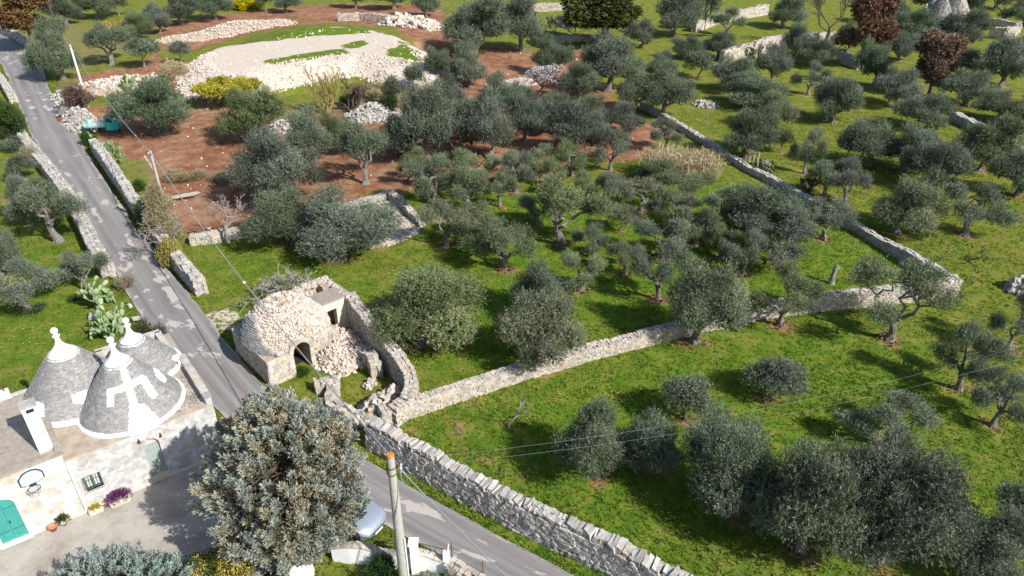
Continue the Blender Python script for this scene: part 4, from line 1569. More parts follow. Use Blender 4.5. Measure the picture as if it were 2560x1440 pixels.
tube(mb, ring, .014, 6, caps=False)
mb.build('rim', MAT['iron'], bb)
mb = MB()
for i in range(12):
    q = i / 12 * 2 * math.pi
    for s_ in (-1, 1):
        r_ = q + s_ * .52
        tube(mb, [H(-1.24 + .22 * math.cos(q), -.42 + .22 * math.sin(q), 2.55), H(-1.24 + .15 * math.cos(r_), -.42 + .15 * math.sin(r_), 2.2)], .005, 4, caps=False)
mb.build('net', MAT['cable'], bb)


# ------------------------------------------------------------------ ruined trullo with its walled yard
def ruin():
    root = thing('ruined_trullo', 'ruined beige stone trullo with collapsed dome and dark arched doorway by the road', 'ruin', tuple(R(0, 0, 0)))
    BZ = 1.58
    D0, D1 = 1.5, 2.46                               # doorway along b
    mb = MB()
    for a0, a1, b0, b1 in ((.0, 4.3, 0, D0 - .02), (.75, 4.3, D1 + .02, 4.4), (2.6, 4.3, D0 - .02, D1 + .02)):
        box(mb, R((a0 + a1) / 2, (b0 + b1) / 2, BZ / 2 - .1), (a1 - a0, b1 - b0, BZ + .2 - .02), RA, RB)
    base = mb.build('base', MAT['core_red'], root)
    # rough faces of the base
    geos = []
    for poly in vor_stones(4.3, BZ, .3, .19):
        if poly is not None:
            geos.append(cell_stone(poly, lambda s, z, o: R(s, -o, z), .012, (.015, .05), .02))
    for poly in vor_stones(D0 - .02, BZ, .3, .2):
        if poly is not None:
            geos.append(cell_stone(poly, lambda s, z, o: R(-o, s, z), .012, (.015, .05), .02))
    for poly in vor_stones(4.4, BZ, .3, .2):
        if poly is not None:
            geos.append(cell_stone(poly, lambda s, z, o: R(4.3 + o, s, z), .012, (.015, .05), .02))
    for poly in vor_stones(1.9, BZ, .26, .17):
        if poly is not None:
            geos.append(cell_stone(poly, lambda s, z, o: R(.75 - o, D1 + .3 + s, z), .012, (.015, .06), .02))
    emit_cells(base, 'wall_stone', geos, MAT['limestone_warm'], 160)
    # loose stones along the ledge
    P, B, S = [], [], []
    for i in range(150):
        a_, b_ = (RNG.uniform(3.3, 4.25), RNG.uniform(.1, 4.2)) if i < 90 else (RNG.uniform(.05, .5), RNG.uniform(.7, 1.5))
        P.append(R(a_, b_, BZ + RNG.uniform(0, .18)))
        S.append(RNG.uniform(.12, .3) * np.array((1, .8, .7)))
    stones(base, 'loose_stone', P, rot_rand(len(P), .8), S, MAT['limestone_warm'], 60)
    # dome
    ca, cb, R0, HT = 2.2, 2.25, 2.36, 1.92
    c = R(ca, cb, BZ)
    prof = lambda z: R0 * max(0.0, 1 - (z / 2.28) ** 1.6) ** .75
    n = 48
    zs = np.linspace(0, HT, 18)
    mb = MB()
    V, F = [], []
    for z in zs:
        r = prof(z) - .13
        for k in range(n):
            th = 2 * math.pi * k / n
            V.append(c + RA * r * math.cos(th) + RB * r * math.sin(th) + np.array((0, 0, z)))
    V.append(c + np.array((0, 0, HT - .04)))
    for i in range(len(zs) - 1):
        for k in range(n):
            k2 = (k + 1) % n
            q = (V[i * n + k] + V[(i + 1) * n + k2]) / 2
            a_, b_ = (q - RO) @ RA, (q - RO) @ RB
            if a_ < 1.0 and D0 - .1 < b_ < D1 + .1 and q[2] < 2.05:
                continue
            F.append([i * n + k, i * n + k2, (i + 1) * n + k2, (i + 1) * n + k])
    F += [[(len(zs) - 1) * n + k, (len(zs) - 1) * n + (k + 1) % n, len(V) - 1] for k in range(n)]
    mb.add(np.array(V), F)
    dome = mb.build('dome', MAT['core_red'], root)
    P, B, S = [], [], []
    Pg, Bg, Sg = [], [], []
    z = 0.0
    while z < HT:
        dz = RNG.uniform(.09, .125)
        r = prof(z + dz / 2)
        th = RNG.uniform(0, .3)
        end = th + 2 * math.pi
        while th < end:
            w = RNG.uniform(.10, .23)
            am = th + w / 2 / max(r, .3)
            out = RA * math.cos(am) + RB * math.sin(am)
            tan = np.cross(np.array((0, 0, 1.)), out)
            th += w / max(r, .3)
            q = c + out * (r - .09 + RNG.uniform(-.04, .07)) + np.array((0, 0, z + dz / 2))
            a_, b_ = (q - RO) @ RA, (q - RO) @ RB
            if a_ < .9 and D0 - .2 < b_ < D1 + .2 and q[2] < 2.08:
                continue
            P.append(q)
            B.append(np.stack([tan, out, np.array((0, 0, 1.))], 1))
            S.append((w * 1.06, .28, dz * RNG.uniform(.9, 1.25)))
        z += dz
    th = RNG.uniform(0, 2 * math.pi, 40)
    for q in th:
        rr = RNG.uniform(0, .8)
        P.append(c + RA * rr * math.cos(q) + RB * rr * math.sin(q) + np.array((0, 0, HT + RNG.uniform(-.06, .1))))
        B.append(np.eye(3))
        S.append(RNG.uniform(.16, .3) * np.array((1.1, .9, .7)))
    stones(dome, 'dome_stone', P, np.array(B) @ rot_rand(len(B), .14), S, MAT['rubble'], 300, 'dome_stones')
    # what is left of the smooth outer skin on the road side
    z = .04
    ph0, ph1 = math.pi * 1.19, math.pi * 1.72          # from beside the door round the road side
    skin = lambda z: R0 + .17 - .30 * z - .22 * max(0, z) ** 2
    ztop = lambda q: .12 + 1.28 * float(sstep(0, .30, (q - ph0) / math.pi)) * (1 - .35 * float(sstep(.38, .53, (q - ph0) / math.pi)))
    mb = MB()
    V, F = [], []
    nz = 9
    kk = np.linspace(ph0, ph1, 30)
    for s_ in (0, 1):
        for f_ in np.linspace(0, 1, nz):
            for k in kk:
                q = f_ * (ztop(k) + (.12 if s_ else 0))
                r = (skin(q) - .07) if s_ == 0 else (prof(q) - .1)
                V.append(c + RA * r * math.cos(k) + RB * r * math.sin(k) + np.array((0, 0, q)))
    m = len(kk)
    for i in range(nz - 1):
        for k in range(m - 1):
            F.append([i * m + k, i * m + k + 1, (i + 1) * m + k + 1, (i + 1) * m + k])
        for k in (0, m - 1):
            F.append([i * m + k, (i + 1) * m + k, nz * m + (i + 1) * m + k, nz * m + i * m + k])
    for k in range(m - 1):
        i = nz - 1
        F.append([i * m + k, i * m + k + 1, nz * m + i * m + k + 1, nz * m + i * m + k])
    mb.add(np.array(V), F)
    sk = mb.build('outer_skin', MAT['rubble'], root)
    z = .02
    while z < 1.4:
        dz = RNG.uniform(.085, .105)
        r = skin(z)
        th = ph0 + RNG.uniform(0, .05)
        while th < ph1:
            w = RNG.uniform(.14, .30)
            am = th + w / 2 / r
            th += w / r
            if z + dz > ztop(am) + .03:
                continue
            out = RA * math.cos(am) + RB * math.sin(am)
            Pg.append(c + out * (r - .1 + RNG.uniform(-.012, .012)) + np.array((0, 0, z + dz / 2)))
            Bg.append(np.stack([np.cross(np.array((0, 0, 1.)), out), out, np.array((0, 0, 1.))], 1))
            Sg.append((w * .97, .24, dz * .93))
        z += dz
    stones(sk, 'skin_slab', Pg, np.array(Bg) @ rot_rand(len(Bg), .04), Sg, MAT['slate'], 230, 'skin_slabs', SLABS)
    # arched doorway
    mb = MB()
    dw = bpy.data.objects.new('doorway', None)
    link(dw, root)
    bm_, w = (D0 + D1) / 2, (D1 - D0) / 2
    zsp = 1.42
    for s_, (b0, b1) in enumerate(((D0 - .28, D0 - .03), (D1 + .04, D1 + .3))):
        z = 0
        while z < zsp:
            hh = RNG.uniform(.16, .26)
            a0 = .02 if s_ == 0 else .12
            mb = MB()
            box(mb, R(a0 + .5 + RNG.uniform(-.03, .03), (b0 + b1) / 2, z + hh / 2), (1.05, b1 - b0 + RNG.uniform(-.02, .02), hh * .97), RA, RB)
            mb.build('jamb_stone', MAT['limestone_warm'], dw)
            z += hh
    for i in range(9):
        q = (i + .5) / 9 * math.pi
        o = np.array((math.cos(q), math.sin(q)))
        ez = RB * o[0] + np.array((0, 0, o[1]))
        ex = RB * -o[1] + np.array((0, 0, o[0]))
        mb = MB()
        box(mb, R(.38, bm_, zsp + .02) + RB * o[0] * (w + .13) + np.array((0, 0, o[1] * (w + .13))), (.215, .85, .27), ex, RA, ez, taper=1.12)
        mb.build('arch_stone', MAT['limestone_warm'], dw)
    # fill between arch and dome
    P, S = [], []
    for i in range(110):
        b_ = RNG.uniform(D0 - .55, D1 + .7)
        z_ = RNG.uniform(.2, 2.35)
        if D0 - .2 < b_ < D1 + .2 and z_ < 1.98:
            continue
        P.append(R(.45 + .5 * max(0, z_ - 1.2) + RNG.uniform(-.1, .2), b_, z_))
        S.append(RNG.uniform(.16, .34) * np.array((1, .8, .75)))
    stones(dw, 'packing_stone', P, rot_rand(len(P), .5), S, MAT['limestone_warm'], 60)
    # low wall end at the road, beside the entrance
    # flat-roofed room on the right
    room = bpy.data.objects.new('side_room', None)
    link(room, root)
    A0, A1, A2, B0, B1, RZ = 2.35, 3.55, 5.15, 4.25, 6.45, 2.05
    mb = MB()
    for b0, b1, z0, z1 in ((B0 - .3, 4.9, -.2, RZ), (5.5, B1, -.2, RZ), (4.9, 5.5, 1.5, RZ)):
        box(mb, R(A0 + .2, (b0 + b1) / 2, (z0 + z1) / 2), (.4, b1 - b0, z1 - z0 - .02), RA, RB)
    mb.build('plaster_front', MAT['plaster'], room)
    mb = MB()
    box(mb, R((A0 + A1) / 2, (B0 + B1) / 2 - .2, RZ + .05), (A1 - A0 + .1, B1 - B0 + .55, .14), RA, RB)
    mb.build('roof_slab', MAT['roof_lichen'], room)
    mb = MB()
    box(mb, R((A0 + A2) / 2 + .2, B1 - .17, RZ / 2 - .05), (A2 - A0 - .4, .34, RZ + .1), RA, RB)
    box(mb, R(A2 - .2, (3.4 + B1) / 2 - .2, RZ / 2 - .02), (.4, B1 - 3.4 - .35, RZ + .15), RA, RB)
    box(mb, R((A1 + A2) / 2 - .2, 3.45, RZ / 2 - .1), (A2 - A1 + .1, .4, RZ - .1), RA, RB)
    box(mb, R(A1 + .05, (B0 + B1) / 2 - .3, RZ / 2 - .1), (.3, B1 - B0 + .4, RZ - .1), RA, RB)
    box(mb, R((A1 + A2) / 2, 4.1, .7), (A2 - A1 - .3, 1.4, 1.5), RA, RB)
    box(mb, R((A1 + A2) / 2 + .1, 6.0, 1.75), (.9, .7, .75), RA, RB)
    mb.build('room_wall', MAT['core_red'], room)
    P, B, S = [], [], []
    axes = np.stack([RA, RB, np.array((0, 0, 1.))], 1)
    def strip(f, n, sz):
        for i in range(n):
            P.append(f())
            B.append(axes)
            S.append(RNG.uniform(.7, 1.3) * sz * np.array((RNG.uniform(.7, 1.2), RNG.uniform(.7, 1.2), .75)))
    U = RNG.uniform
    strip(lambda: R(U(A1 + .2, A2 - .3), U(3.5, 4.7), U(1.4, 1.55)), 50, .25)
    strip(lambda: R(A2 - .42, U(3.4, B1 - .3), U(.9, RZ)), 60, .24)
    strip(lambda: R(U(A2 - .4, A2), U(3.3, B1), RZ + U(0, .1)), 60, .26)
    strip(lambda: R(U(A0, A2), U(B1 - .34, B1), RZ + U(0, .08)), 60, .25)
    strip(lambda: R(U(A1, A2), U(3.3, 3.6), U(.3, RZ)), 45, .26)
    strip(lambda: R(A2 + .02, U(3.3, B1), U(0, RZ)), 60, .27)
    strip(lambda: R(U(A0, A2), B1 + .0, U(0, RZ)), 80, .26)
    stones(room, 'wall_stone', P, np.array(B) @ rot_rand(len(B), .25), S, MAT['limestone_warm'], 150)
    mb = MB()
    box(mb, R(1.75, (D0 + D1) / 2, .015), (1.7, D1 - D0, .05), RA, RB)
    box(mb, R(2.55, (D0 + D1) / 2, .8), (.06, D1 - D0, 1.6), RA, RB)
    mb.build('floor', MAT['dark'], dw)  # floor and back panel coloured near-black as painted shade inside the doorway
    return root


ruin()
drywall('yard_wall', 'tall curved grey yard wall right of the ruined trullo', [R(2.3, 6.5, 0), np.array((-7.55, 33.3, 0)), np.array((-6.1, 31.2, 0)), np.array((-5.35, 29.9, 0)), np.array((-5.08, 29.0, 0)), np.array((-5.25, 28.2, 0)), np.array((-5.85, 27.55, 0))], [2.05, 1.9, 1.75, 1.7, 1.55, 1.3, .9], .62, .18, .12, 'limestone_warm', 220, rough=.05)
yp0 = R(.1, 3.3, 0)
yp1 = R(.4, 4.6, 0)
heap('stone_heap', 'sloping pile of pale rubble filling the ruined yard', [(R(.0, 3.75, 0)[0], R(.0, 3.75, 0)[1], 1.15, .8), (yp1[0], yp1[1], 1.4, .75), (R(1.2, 4.9, 0)[0], R(1.2, 4.9, 0)[1], 1.1, .8), (R(-.9, 3.9, 0)[0], R(-.9, 3.9, 0)[1], .95, .45), (R(-.7, 4.8, 0)[0], R(-.7, 4.8, 0)[1], 1.1, .55)], 1500, .165, 'rubble', 290)
drywall('yard_wall', 'short leaning fragment of rough wall inside the ruined yard', [np.array((-8.25, 32.9, 0)), np.array((-7.75, 32.2, 0)), np.array((-7.35, 31.3, 0))], [.5, 1.0, .8], .6, .3, .24, 'limestone_warm', 60)
drywall('yard_wall', 'low front wall of the ruined yard beside the road', [R(-1.9, 1.6, 0), R(-2.2, 2.5, 0), np.array((-9.2, 28.6, 0)), np.array((-7.6, 27.4, 0))], [.4, .5, .5, .5], .6, .3, .2, 'limestone_warm', 80)
heap('boulder', 'single pale boulder in the grass of the ruined yard', [gp(925, 962, .28, .22)], 14, .3, 'limestone_warm', 14, 'boulder')


# ------------------------------------------------------------------ trees
def sph(n, zmin=-1.0):
    z = RNG.uniform(zmin, 1, n)
    a = RNG.uniform(0, 2 * math.pi, n)
    r = np.sqrt(1 - z * z)
    return np.stack([r * np.cos(a), r * np.sin(a), z], -1)


def crown(mb, lobes, nshoot, per=7, leaf=(.15, .24), width=.27, shoot=(.22, .5), up=.45, droop=0.0, inner=.06, zmin=-.55, keep_in=.12, spread=.6, vbase=.42, lift=0.0):
    """lobes (n,4): leafy shoots on the surfaces of overlapping lobes, with bigger filler leaves inside, toned darker as painted shade"""
    lobes = np.asarray(lobes, float)
    area = lobes[:, 3] ** 2
    cnt = RNG.multinomial(nshoot, area / area.sum())
    for li, k in enumerate(cnt):
        c, r = lobes[li, :3], lobes[li, 3]
        d = sph(k, zmin)
        fr = RNG.uniform(.72, 1.04, k)
        p = c + d * (r * fr)[:, None] * np.array((1, 1, .86))
        inside = np.zeros(k, bool)
        for lj in range(len(lobes)):
            if lj != li:
                inside |= np.linalg.norm((p - lobes[lj, :3]) / np.array((1, 1, .86)), axis=1) < lobes[lj, 3] * .84
        ok = ~inside | (RNG.uniform(0, 1, k) < keep_in)
        p, d = p[ok], d[ok]
        k = len(p)
        if k == 0:
            continue
        sd = norm(d * .75 + np.array((0, 0, up)) + RNG.normal(0, .38, (k, 3)))
        sl = RNG.uniform(*shoot, k)
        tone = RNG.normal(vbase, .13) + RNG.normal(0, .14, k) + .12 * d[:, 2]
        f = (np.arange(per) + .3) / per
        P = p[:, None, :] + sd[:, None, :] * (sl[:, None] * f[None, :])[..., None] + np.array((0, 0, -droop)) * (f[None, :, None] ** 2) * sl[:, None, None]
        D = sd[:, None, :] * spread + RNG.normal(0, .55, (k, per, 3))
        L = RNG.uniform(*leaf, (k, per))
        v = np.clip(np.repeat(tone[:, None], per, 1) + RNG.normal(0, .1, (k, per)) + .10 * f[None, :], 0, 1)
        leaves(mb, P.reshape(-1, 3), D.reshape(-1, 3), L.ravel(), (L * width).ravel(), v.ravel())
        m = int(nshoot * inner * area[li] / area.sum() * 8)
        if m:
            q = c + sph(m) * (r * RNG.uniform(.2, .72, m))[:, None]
            leaves(mb, q, RNG.normal(0, 1, (m, 3)), .42 * min(1, r), .26 * min(1, r), np.clip(RNG.normal(.2, .08, m), 0, 1))  # filler leaves added to block light, crown shade put into their darker tone


def limb(mb, a, b, r0, r1, wob=.12, seg=6, n=7, rough=.12, v=0.0):
    a, b = np.asarray(a, float), np.asarray(b, float)
    f = np.linspace(0, 1, seg)
    L = np.linalg.norm(b - a)
    pts = a + (b - a) * f[:, None]
    w = RNG.normal(0, wob * L / 3, (seg, 3)) * (np.sin(f * math.pi))[:, None]
    pts = pts + w + np.array((0, 0, .08 * L)) * np.sin(f * math.pi)[:, None]
    tube(mb, pts, r0 + (r1 - r0) * f ** .8, n, v, rough)
    return pts


def olive(kind, seed):
    """trunk and crown meshes of one olive; returns reference width and height too"""
    global RNG
    keep, RNG = RNG, np.random.default_rng(seed)
    tr, cr = MB(), MB()
    if kind == 'D':
        W, Ht, hf, rt = 5.6, 4.9, RNG.uniform(.9, 1.4), .26
        ecc = RNG.uniform(.75, 1.0)
        off = RNG.normal(0, .25, 2)
        lobes = [(off[0], off[1], 2.5, 1.35)]
        n1 = RNG.integers(5, 8)
        a0 = RNG.uniform(0, 6.28)
        for i in range(n1):
            a = a0 + 2 * math.pi * (i + RNG.uniform(-.3, .3)) / n1
            rr = RNG.uniform(1.45, 2.15)
            lobes.append((off[0] + rr * math.cos(a), off[1] + rr * math.sin(a) * ecc, RNG.uniform(1.5, 2.9), RNG.uniform(.7, 1.05)))
        for i in range(6):
            a = RNG.uniform(0, 2 * math.pi)
            rr = RNG.uniform(.5, 1.7)
            lobes.append((off[0] + rr * math.cos(a), off[1] + rr * math.sin(a) * ecc, RNG.uniform(2.9, 4.1), RNG.uniform(.5, .85)))
        for i in range(16):
            b = lobes[RNG.integers(1, len(lobes))]
            d = sph(1, -.3)[0] * b[3] * RNG.uniform(.85, 1.25)
            lobes.append((b[0] + d[0], b[1] + d[1], b[2] + d[2], RNG.uniform(.22, .45)))
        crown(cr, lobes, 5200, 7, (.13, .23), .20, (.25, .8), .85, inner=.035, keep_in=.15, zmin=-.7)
    elif kind == 'O':
        W, Ht, hf, rt = 5.4, 4.8, RNG.uniform(1.0, 1.5), .25
        lobes = []
        n1 = RNG.integers(3, 6)
        a0 = RNG.uniform(0, 6.28)
        for i in range(n1):
            a = a0 + 2 * math.pi * (i + RNG.uniform(-.4, .4)) / n1
            rr = RNG.uniform(1.3, 2.3)
            lobes.append((rr * math.cos(a), rr * math.sin(a), RNG.uniform(2.0, 3.7), RNG.uniform(.4, .65)))
        lobes.append((RNG.normal(0, .6), RNG.normal(0, .6), RNG.uniform(3.4, 4.1), RNG.uniform(.4, .6)))
        nb = len(lobes)
        for i in range(26):
            b = lobes[RNG.integers(0, nb)]
            d = sph(1, -.6)[0] * RNG.uniform(.9, 2.1)
            lobes.append((b[0] + d[0] * b[3], b[1] + d[1] * b[3], b[2] + d[2] * b[3] * .8, RNG.uniform(.16, .36)))
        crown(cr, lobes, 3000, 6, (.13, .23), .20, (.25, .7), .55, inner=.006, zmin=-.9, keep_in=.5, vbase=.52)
    else:
        W, Ht, hf, rt = 3.0, 2.9, .9, .075
        lobes = [(0, 0, 2.05, .75)]
        for i in range(6):
            a = 2 * math.pi * (i + RNG.uniform(-.3, .3)) / 6
            lobes.append((.8 * math.cos(a), .8 * math.sin(a), RNG.uniform(1.4, 2.3), RNG.uniform(.3, .6)))
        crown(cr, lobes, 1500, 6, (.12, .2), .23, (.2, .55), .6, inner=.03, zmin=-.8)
    # trunk: fluted, leaning, flared at the root, forking into limbs
    lean = RNG.normal(0, .18, 2)
    fork = np.array((lean[0], lean[1], hf))
    pts = np.array([(0, 0, -.25), (0, 0, .0), (lean[0] * .1, lean[1] * .1, .25), (lean[0] * .45 + RNG.normal(0, .06), lean[1] * .45 + RNG.normal(0, .06), hf * .55), fork])
    tube(tr, pts, np.array((1.9, 1.55, 1.12, .9, .95)) * rt, 9, rough=.2)
    for a in RNG.uniform(0, 2 * math.pi, 5 if kind != 'Y' else 2):
        limb(tr, (0, 0, .22 * hf), (math.cos(a) * rt * 2.3, math.sin(a) * rt * 2.3, -.15), rt * .5, rt * .25, .1, 4, 6)
    big = sorted(lobes, key=lambda q: -q[3])
    nl = {'D': 7, 'O': 8, 'Y': 5}[kind]
    mids = []
    for i, q in enumerate(big[:nl]):
        e = np.array(q[:3])
        e[2] -= q[3] * .2
        if i < 4 or not mids:
            pp = limb(tr, fork - np.array((0, 0, .1)), e, rt * .62, rt * .14, .22, 7)
            mids.append(pp)
        else:
            src = mids[RNG.integers(0, len(mids))]
            limb(tr, src[3], e, rt * .36, rt * .1, .25, 6, 6)
    for q in lobes:
        src = mids[RNG.integers(0, len(mids))]
        for _ in range(3 if kind == 'O' else 1):
            d = sph(1, -.2)[0]
            allp = np.concatenate(mids)
            st_ = allp[np.argmin(np.linalg.norm(allp - np.array(q[:3]), axis=1))]
            limb(tr, st_, np.array(q[:3]) + d * q[3] * .95, rt * .12, .012, .2, 5, 5)
    V = np.concatenate(cr.V)
    sx = W / (np.percentile(V[:, 0], 99.3) - np.percentile(V[:, 0], .7))
    sz = Ht / np.percentile(V[:, 2], 99.6)
    for b in (tr, cr):
        b.V = [v * np.array((sx, sx, sz)) for v in b.V]
    RNG = keep
    return tr, cr, W, Ht


OLIVES = {}
for kind, cnt in (('D', 7), ('O', 8), ('Y', 4)):
    OLIVES[kind] = []
    for i in range(cnt):
        tr, cr, W, Ht = olive(kind, 100 * ord(kind) + i)
        bark = MAT['olive_bark'] if kind == 'D' else MAT['olive_bark_pale']
        OLIVES[kind].append((tr.mesh('trunk', bark), cr.mesh('crown', MAT['olive']), W, Ht))


def fit(bx, by, w, ty, zoff=0.0):
    """world foot, width and height of a crown from its outline in the photograph"""
    p = G(bx, by)
    p[2] = float(zg(p[0], p[1])) + zoff
    if p[2] > .5:                                     # standing on the bank
        for _ in range(4):
            p = G(bx, by, p[2])
            p[2] = float(zg(p[0], p[1]))
    wm = w * (depth_of(p) - 1.2) / FPX
    th = math.atan2(CAM_H - 2, math.hypot(p[0], p[1]))
    U = (by - ty) * (depth_of(p) - .8) / FPX
    h = wm * .8
    for _ in range(30):
        b = .42 * h
        u = .58 * h * math.cos(th) + math.sqrt((wm / 2 * math.sin(th)) ** 2 + (b * math.cos(th)) ** 2)
        h *= (U / u) ** .7
    return p, wm, float(np.clip(h, .55 * wm, 1.3 * wm))


ORD = ['first', 'second', 'third', 'fourth', 'fifth', 'sixth', 'seventh', 'eighth', 'ninth', 'tenth', 'eleventh', 'twelfth', 'thirteenth', 'fourteenth', 'fifteenth', 'sixteenth', 'seventeenth', 'eighteenth', 'nineteenth', 'twentieth', 'twenty-first']
LOOK = {'D': 'dense round olive tree', 'O': 'open pruned olive tree', 'Y': 'small young olive tree'}
MOUNDS = []


def plant_olives():
    seen = {}
    rows = {}
    for zone, k, *nums in TREE_ROWS:
        rows.setdefault((zone, k), []).append(nums)
    for (zone, k), lst in rows.items():
        lst.sort(key=lambda q: q[0])
        for i, (bx, by, w, ty) in enumerate(lst):
            p, wm, h = fit(bx, by, w, ty)
            tr, crs, W, Ht = OLIVES[k][RNG.integers(0, len(OLIVES[k]))]
            fresh = zone in ('centre_left', 'centre', 'centre_front') and RNG.uniform() < .75 or (zone not in ('low_right', 'right_edge') and RNG.uniform() < .12)
            phrase = TREES[zone][0]
            if len(lst) == 1:
                label = f'{LOOK[k]} {phrase}'
            else:
                label = f'{LOOK[k]} {phrase}, {ORD[i]} from left'
            root = thing('olive_tree', label, 'olive tree', tuple(p), 'olive trees of the groves')
            root.rotation_euler = (0, 0, RNG.uniform(0, 2 * math.pi))
            s = wm / W
            root.scale = (s * RNG.uniform(.96, 1.04), s * RNG.uniform(.96, 1.04), h / Ht)
            for nm, me in (('trunk', tr), ('crown', crs)):
                o = bpy.data.objects.new(nm, me)
                COL.objects.link(o)
                o.parent = root
                if nm == 'crown' and fresh:
                    o.material_slots[0].link = 'OBJECT'
                    o.material_slots[0].material = MAT['olive_fresh']
            if k == 'O' and zone.startswith('centre'):
                MOUNDS.append((p, .55 * s + .25))


plant_olives()


# ------------------------------------------------------------------ root mounds are part of the ground round the old trees
P, S = [], []
for p, r in MOUNDS:
    k = int(26 * r)
    a = RNG.uniform(0, 2 * math.pi, k)
    q = r * np.sqrt(RNG.uniform(.05, 1, k))
    P.append(np.stack([p[0] + q * np.cos(a), p[1] + q * np.sin(a), p[2] + .10 + .25 * (1 - q / r)], -1))
    sz = RNG.uniform(.08, .2, k)
    S.append(np.stack([sz * 1.3, sz, sz * .8], -1))
rm = thing('root_stones', 'stones and clods heaped round the feet of the old olives', 'stones', (0, 40, 0))
rm['kind'] = 'stuff'
stones(rm, 'clod', np.concatenate(P), rot_rand(sum(map(len, P)), .8), np.concatenate(S) * .8, MAT['soil_mound'], 0, 'clods')


def place(name, label, cat, meshes, p, scale, rz=None, group=None):
    root = thing(name, label, cat, tuple(p), group)
    root.rotation_euler = (0, 0, RNG.uniform(0, 6.28) if rz is None else rz)
    root.scale = scale if isinstance(scale, tuple) else (scale,) * 3
    for nm, me in meshes:
        o = bpy.data.objects.new(nm, me)
        COL.objects.link(o)
        o.parent = root
    return root


# ------------------------------------------------------------------ bare trees, blossom, oaks, shrubs
def grow(mb, p, d, L, r, depth, tips, up=.15, ang=.55, kids=(2, 4), wob=.16, rmin=.008):
    seg = 4
    pts = [np.array(p, float)]
    dd = np.array(d, float)
    for i in range(seg):
        dd = norm(dd + RNG.normal(0, wob, 3) + np.array((0, 0, up * .4)))
        pts.append(pts[-1] + dd * L / seg)
    pts = np.array(pts)
    rr = np.linspace(r, max(r * .62, rmin), seg + 1)
    tube(mb, pts, rr, 6 if r > .05 else 4, caps=False, rough=.1 if r > .05 else 0)
    if depth == 0:
        tips.append(pts[-1])
        tips.append(pts[2])
        return
    for i in range(RNG.integers(*kids)):
        q = pts[RNG.integers(2, seg + 1)] if i else pts[-1]
        nd = norm(dd + RNG.normal(0, ang, 3) + np.array((0, 0, up)))
        grow(mb, q, nd, L * RNG.uniform(.6, .86), max(rr[-1] * RNG.uniform(.6, .85), rmin), depth - 1, tips, up, ang, kids, wob, rmin)


def bare(seed, h=4.0, r=.14, depth=4, up=.2, ang=.55, trunk=.28, kids=(3, 5), rmin=.010, stems=1, lean=.1):
    global RNG
    keep, RNG = RNG, np.random.default_rng(seed)
    mb, tips = MB(), []
    for s_ in range(stems):
        a = RNG.uniform(0, 6.28)
        d = norm((math.cos(a) * lean * (3 if stems > 1 else 1), math.sin(a) * lean * (3 if stems > 1 else 1), 1))
        grow(mb, (0, 0, -.1), d, h * trunk, r, depth, tips, up, ang, kids, .16, rmin)
    V = np.concatenate(mb.V)
    k = h / V[:, 2].max()
    mb.V = [v * k for v in mb.V]
    W = np.ptp(V[:, 0]) * k
    RNG = keep
    return mb, np.array(tips) * k, W, h


def bare_at(name, label, cat, px, py, w, ty, seed, mat, group=None, blossom=None, **kw):
    p, wm, h = fit(px, py, w, ty)
    mb, tips, W, Ht = bare(seed, **kw)
    ms = [('branches', mb.mesh('branches', mat))]
    if blossom:
        f = MB()
        n = 2600
        q = tips[RNG.integers(0, len(tips), n)] + RNG.normal(0, .10, (n, 3))
        leaves(f, q, RNG.normal(0, 1, (n, 3)), .10, .09, RNG.uniform(0, 1, n))
        ms.append(('blossom', f.mesh('blossom', blossom)))
    return place(name, label, cat, ms, p, (wm / W, wm / W, h / Ht), group=group)


bare_at('fig_tree', 'twisted bare grey fig tree growing against the back of the ruin', 'tree', 722, 745, 175, 640, 21, MAT['pale_bark'], h=3.4, r=.10, depth=4, up=.06, ang=.8, kids=(3, 4), rmin=.014, stems=5, lean=.22)
bare_at('almond_tree', 'bare almond tree with pinkish twigs at the low white wall', 'tree', 572, 604, 120, 478, 22, MAT['grey_twig'], h=4.2, r=.12, depth=5, up=.18, kids=(2, 4), rmin=.012)
bare_at('almond_tree', 'bare grey tree leaning over the wall above the yellow ivy', 'tree', 452, 640, 110, 528, 23, MAT['grey_twig'], h=4.0, r=.10, depth=5, up=.1, kids=(2, 4), rmin=.012)
bare_at('poplar', 'upright bare shrub with yellow twigs in front of the gravel bank', 'tree', 818, 285, 120, 160, 24, MAT['yellow_twig'], h=5.2, r=.07, depth=4, up=.45, ang=.35, kids=(2, 4), stems=6, rmin=.014)
bare_at('poplar', 'second bare shrub with brown twigs right of the yellow one', 'tree', 880, 280, 130, 185, 25, MAT['brown_twig'], h=4.2, r=.06, depth=4, up=.4, ang=.4, kids=(2, 4), stems=6, rmin=.014)
bare_at('almond_tree', 'almond tree in white blossom in the middle of the grove', 'tree', 1340, 240, 110, 160, 26, MAT['brown_twig'], blossom=MAT['blossom'], h=4.0, r=.10, depth=4, up=.15, kids=(3, 5), rmin=.014)
bare_at('almond_tree', 'almond tree in white blossom below the dark bushy oak', 'tree', 1440, 100, 62, 42, 27, MAT['brown_twig'], blossom=MAT['blossom'], h=3.4, r=.08, depth=4, up=.25, kids=(3, 5), rmin=.014)
bare_at('almond_tree', 'small almond tree in blossom beside a black bent trunk', 'tree', 1388, 92, 55, 40, 28, MAT['brown_twig'], blossom=MAT['blossom'], h=3.4, r=.08, depth=4, up=.25, kids=(3, 5), rmin=.014)
bare_at('bare_tree', 'tall bare grey tree left of the large brown oak', 'tree', 2062, 112, 105, -35, 29, MAT['brown_twig'], h=8, r=.18, depth=5, up=.3, ang=.42, kids=(3, 4), rmin=.018)
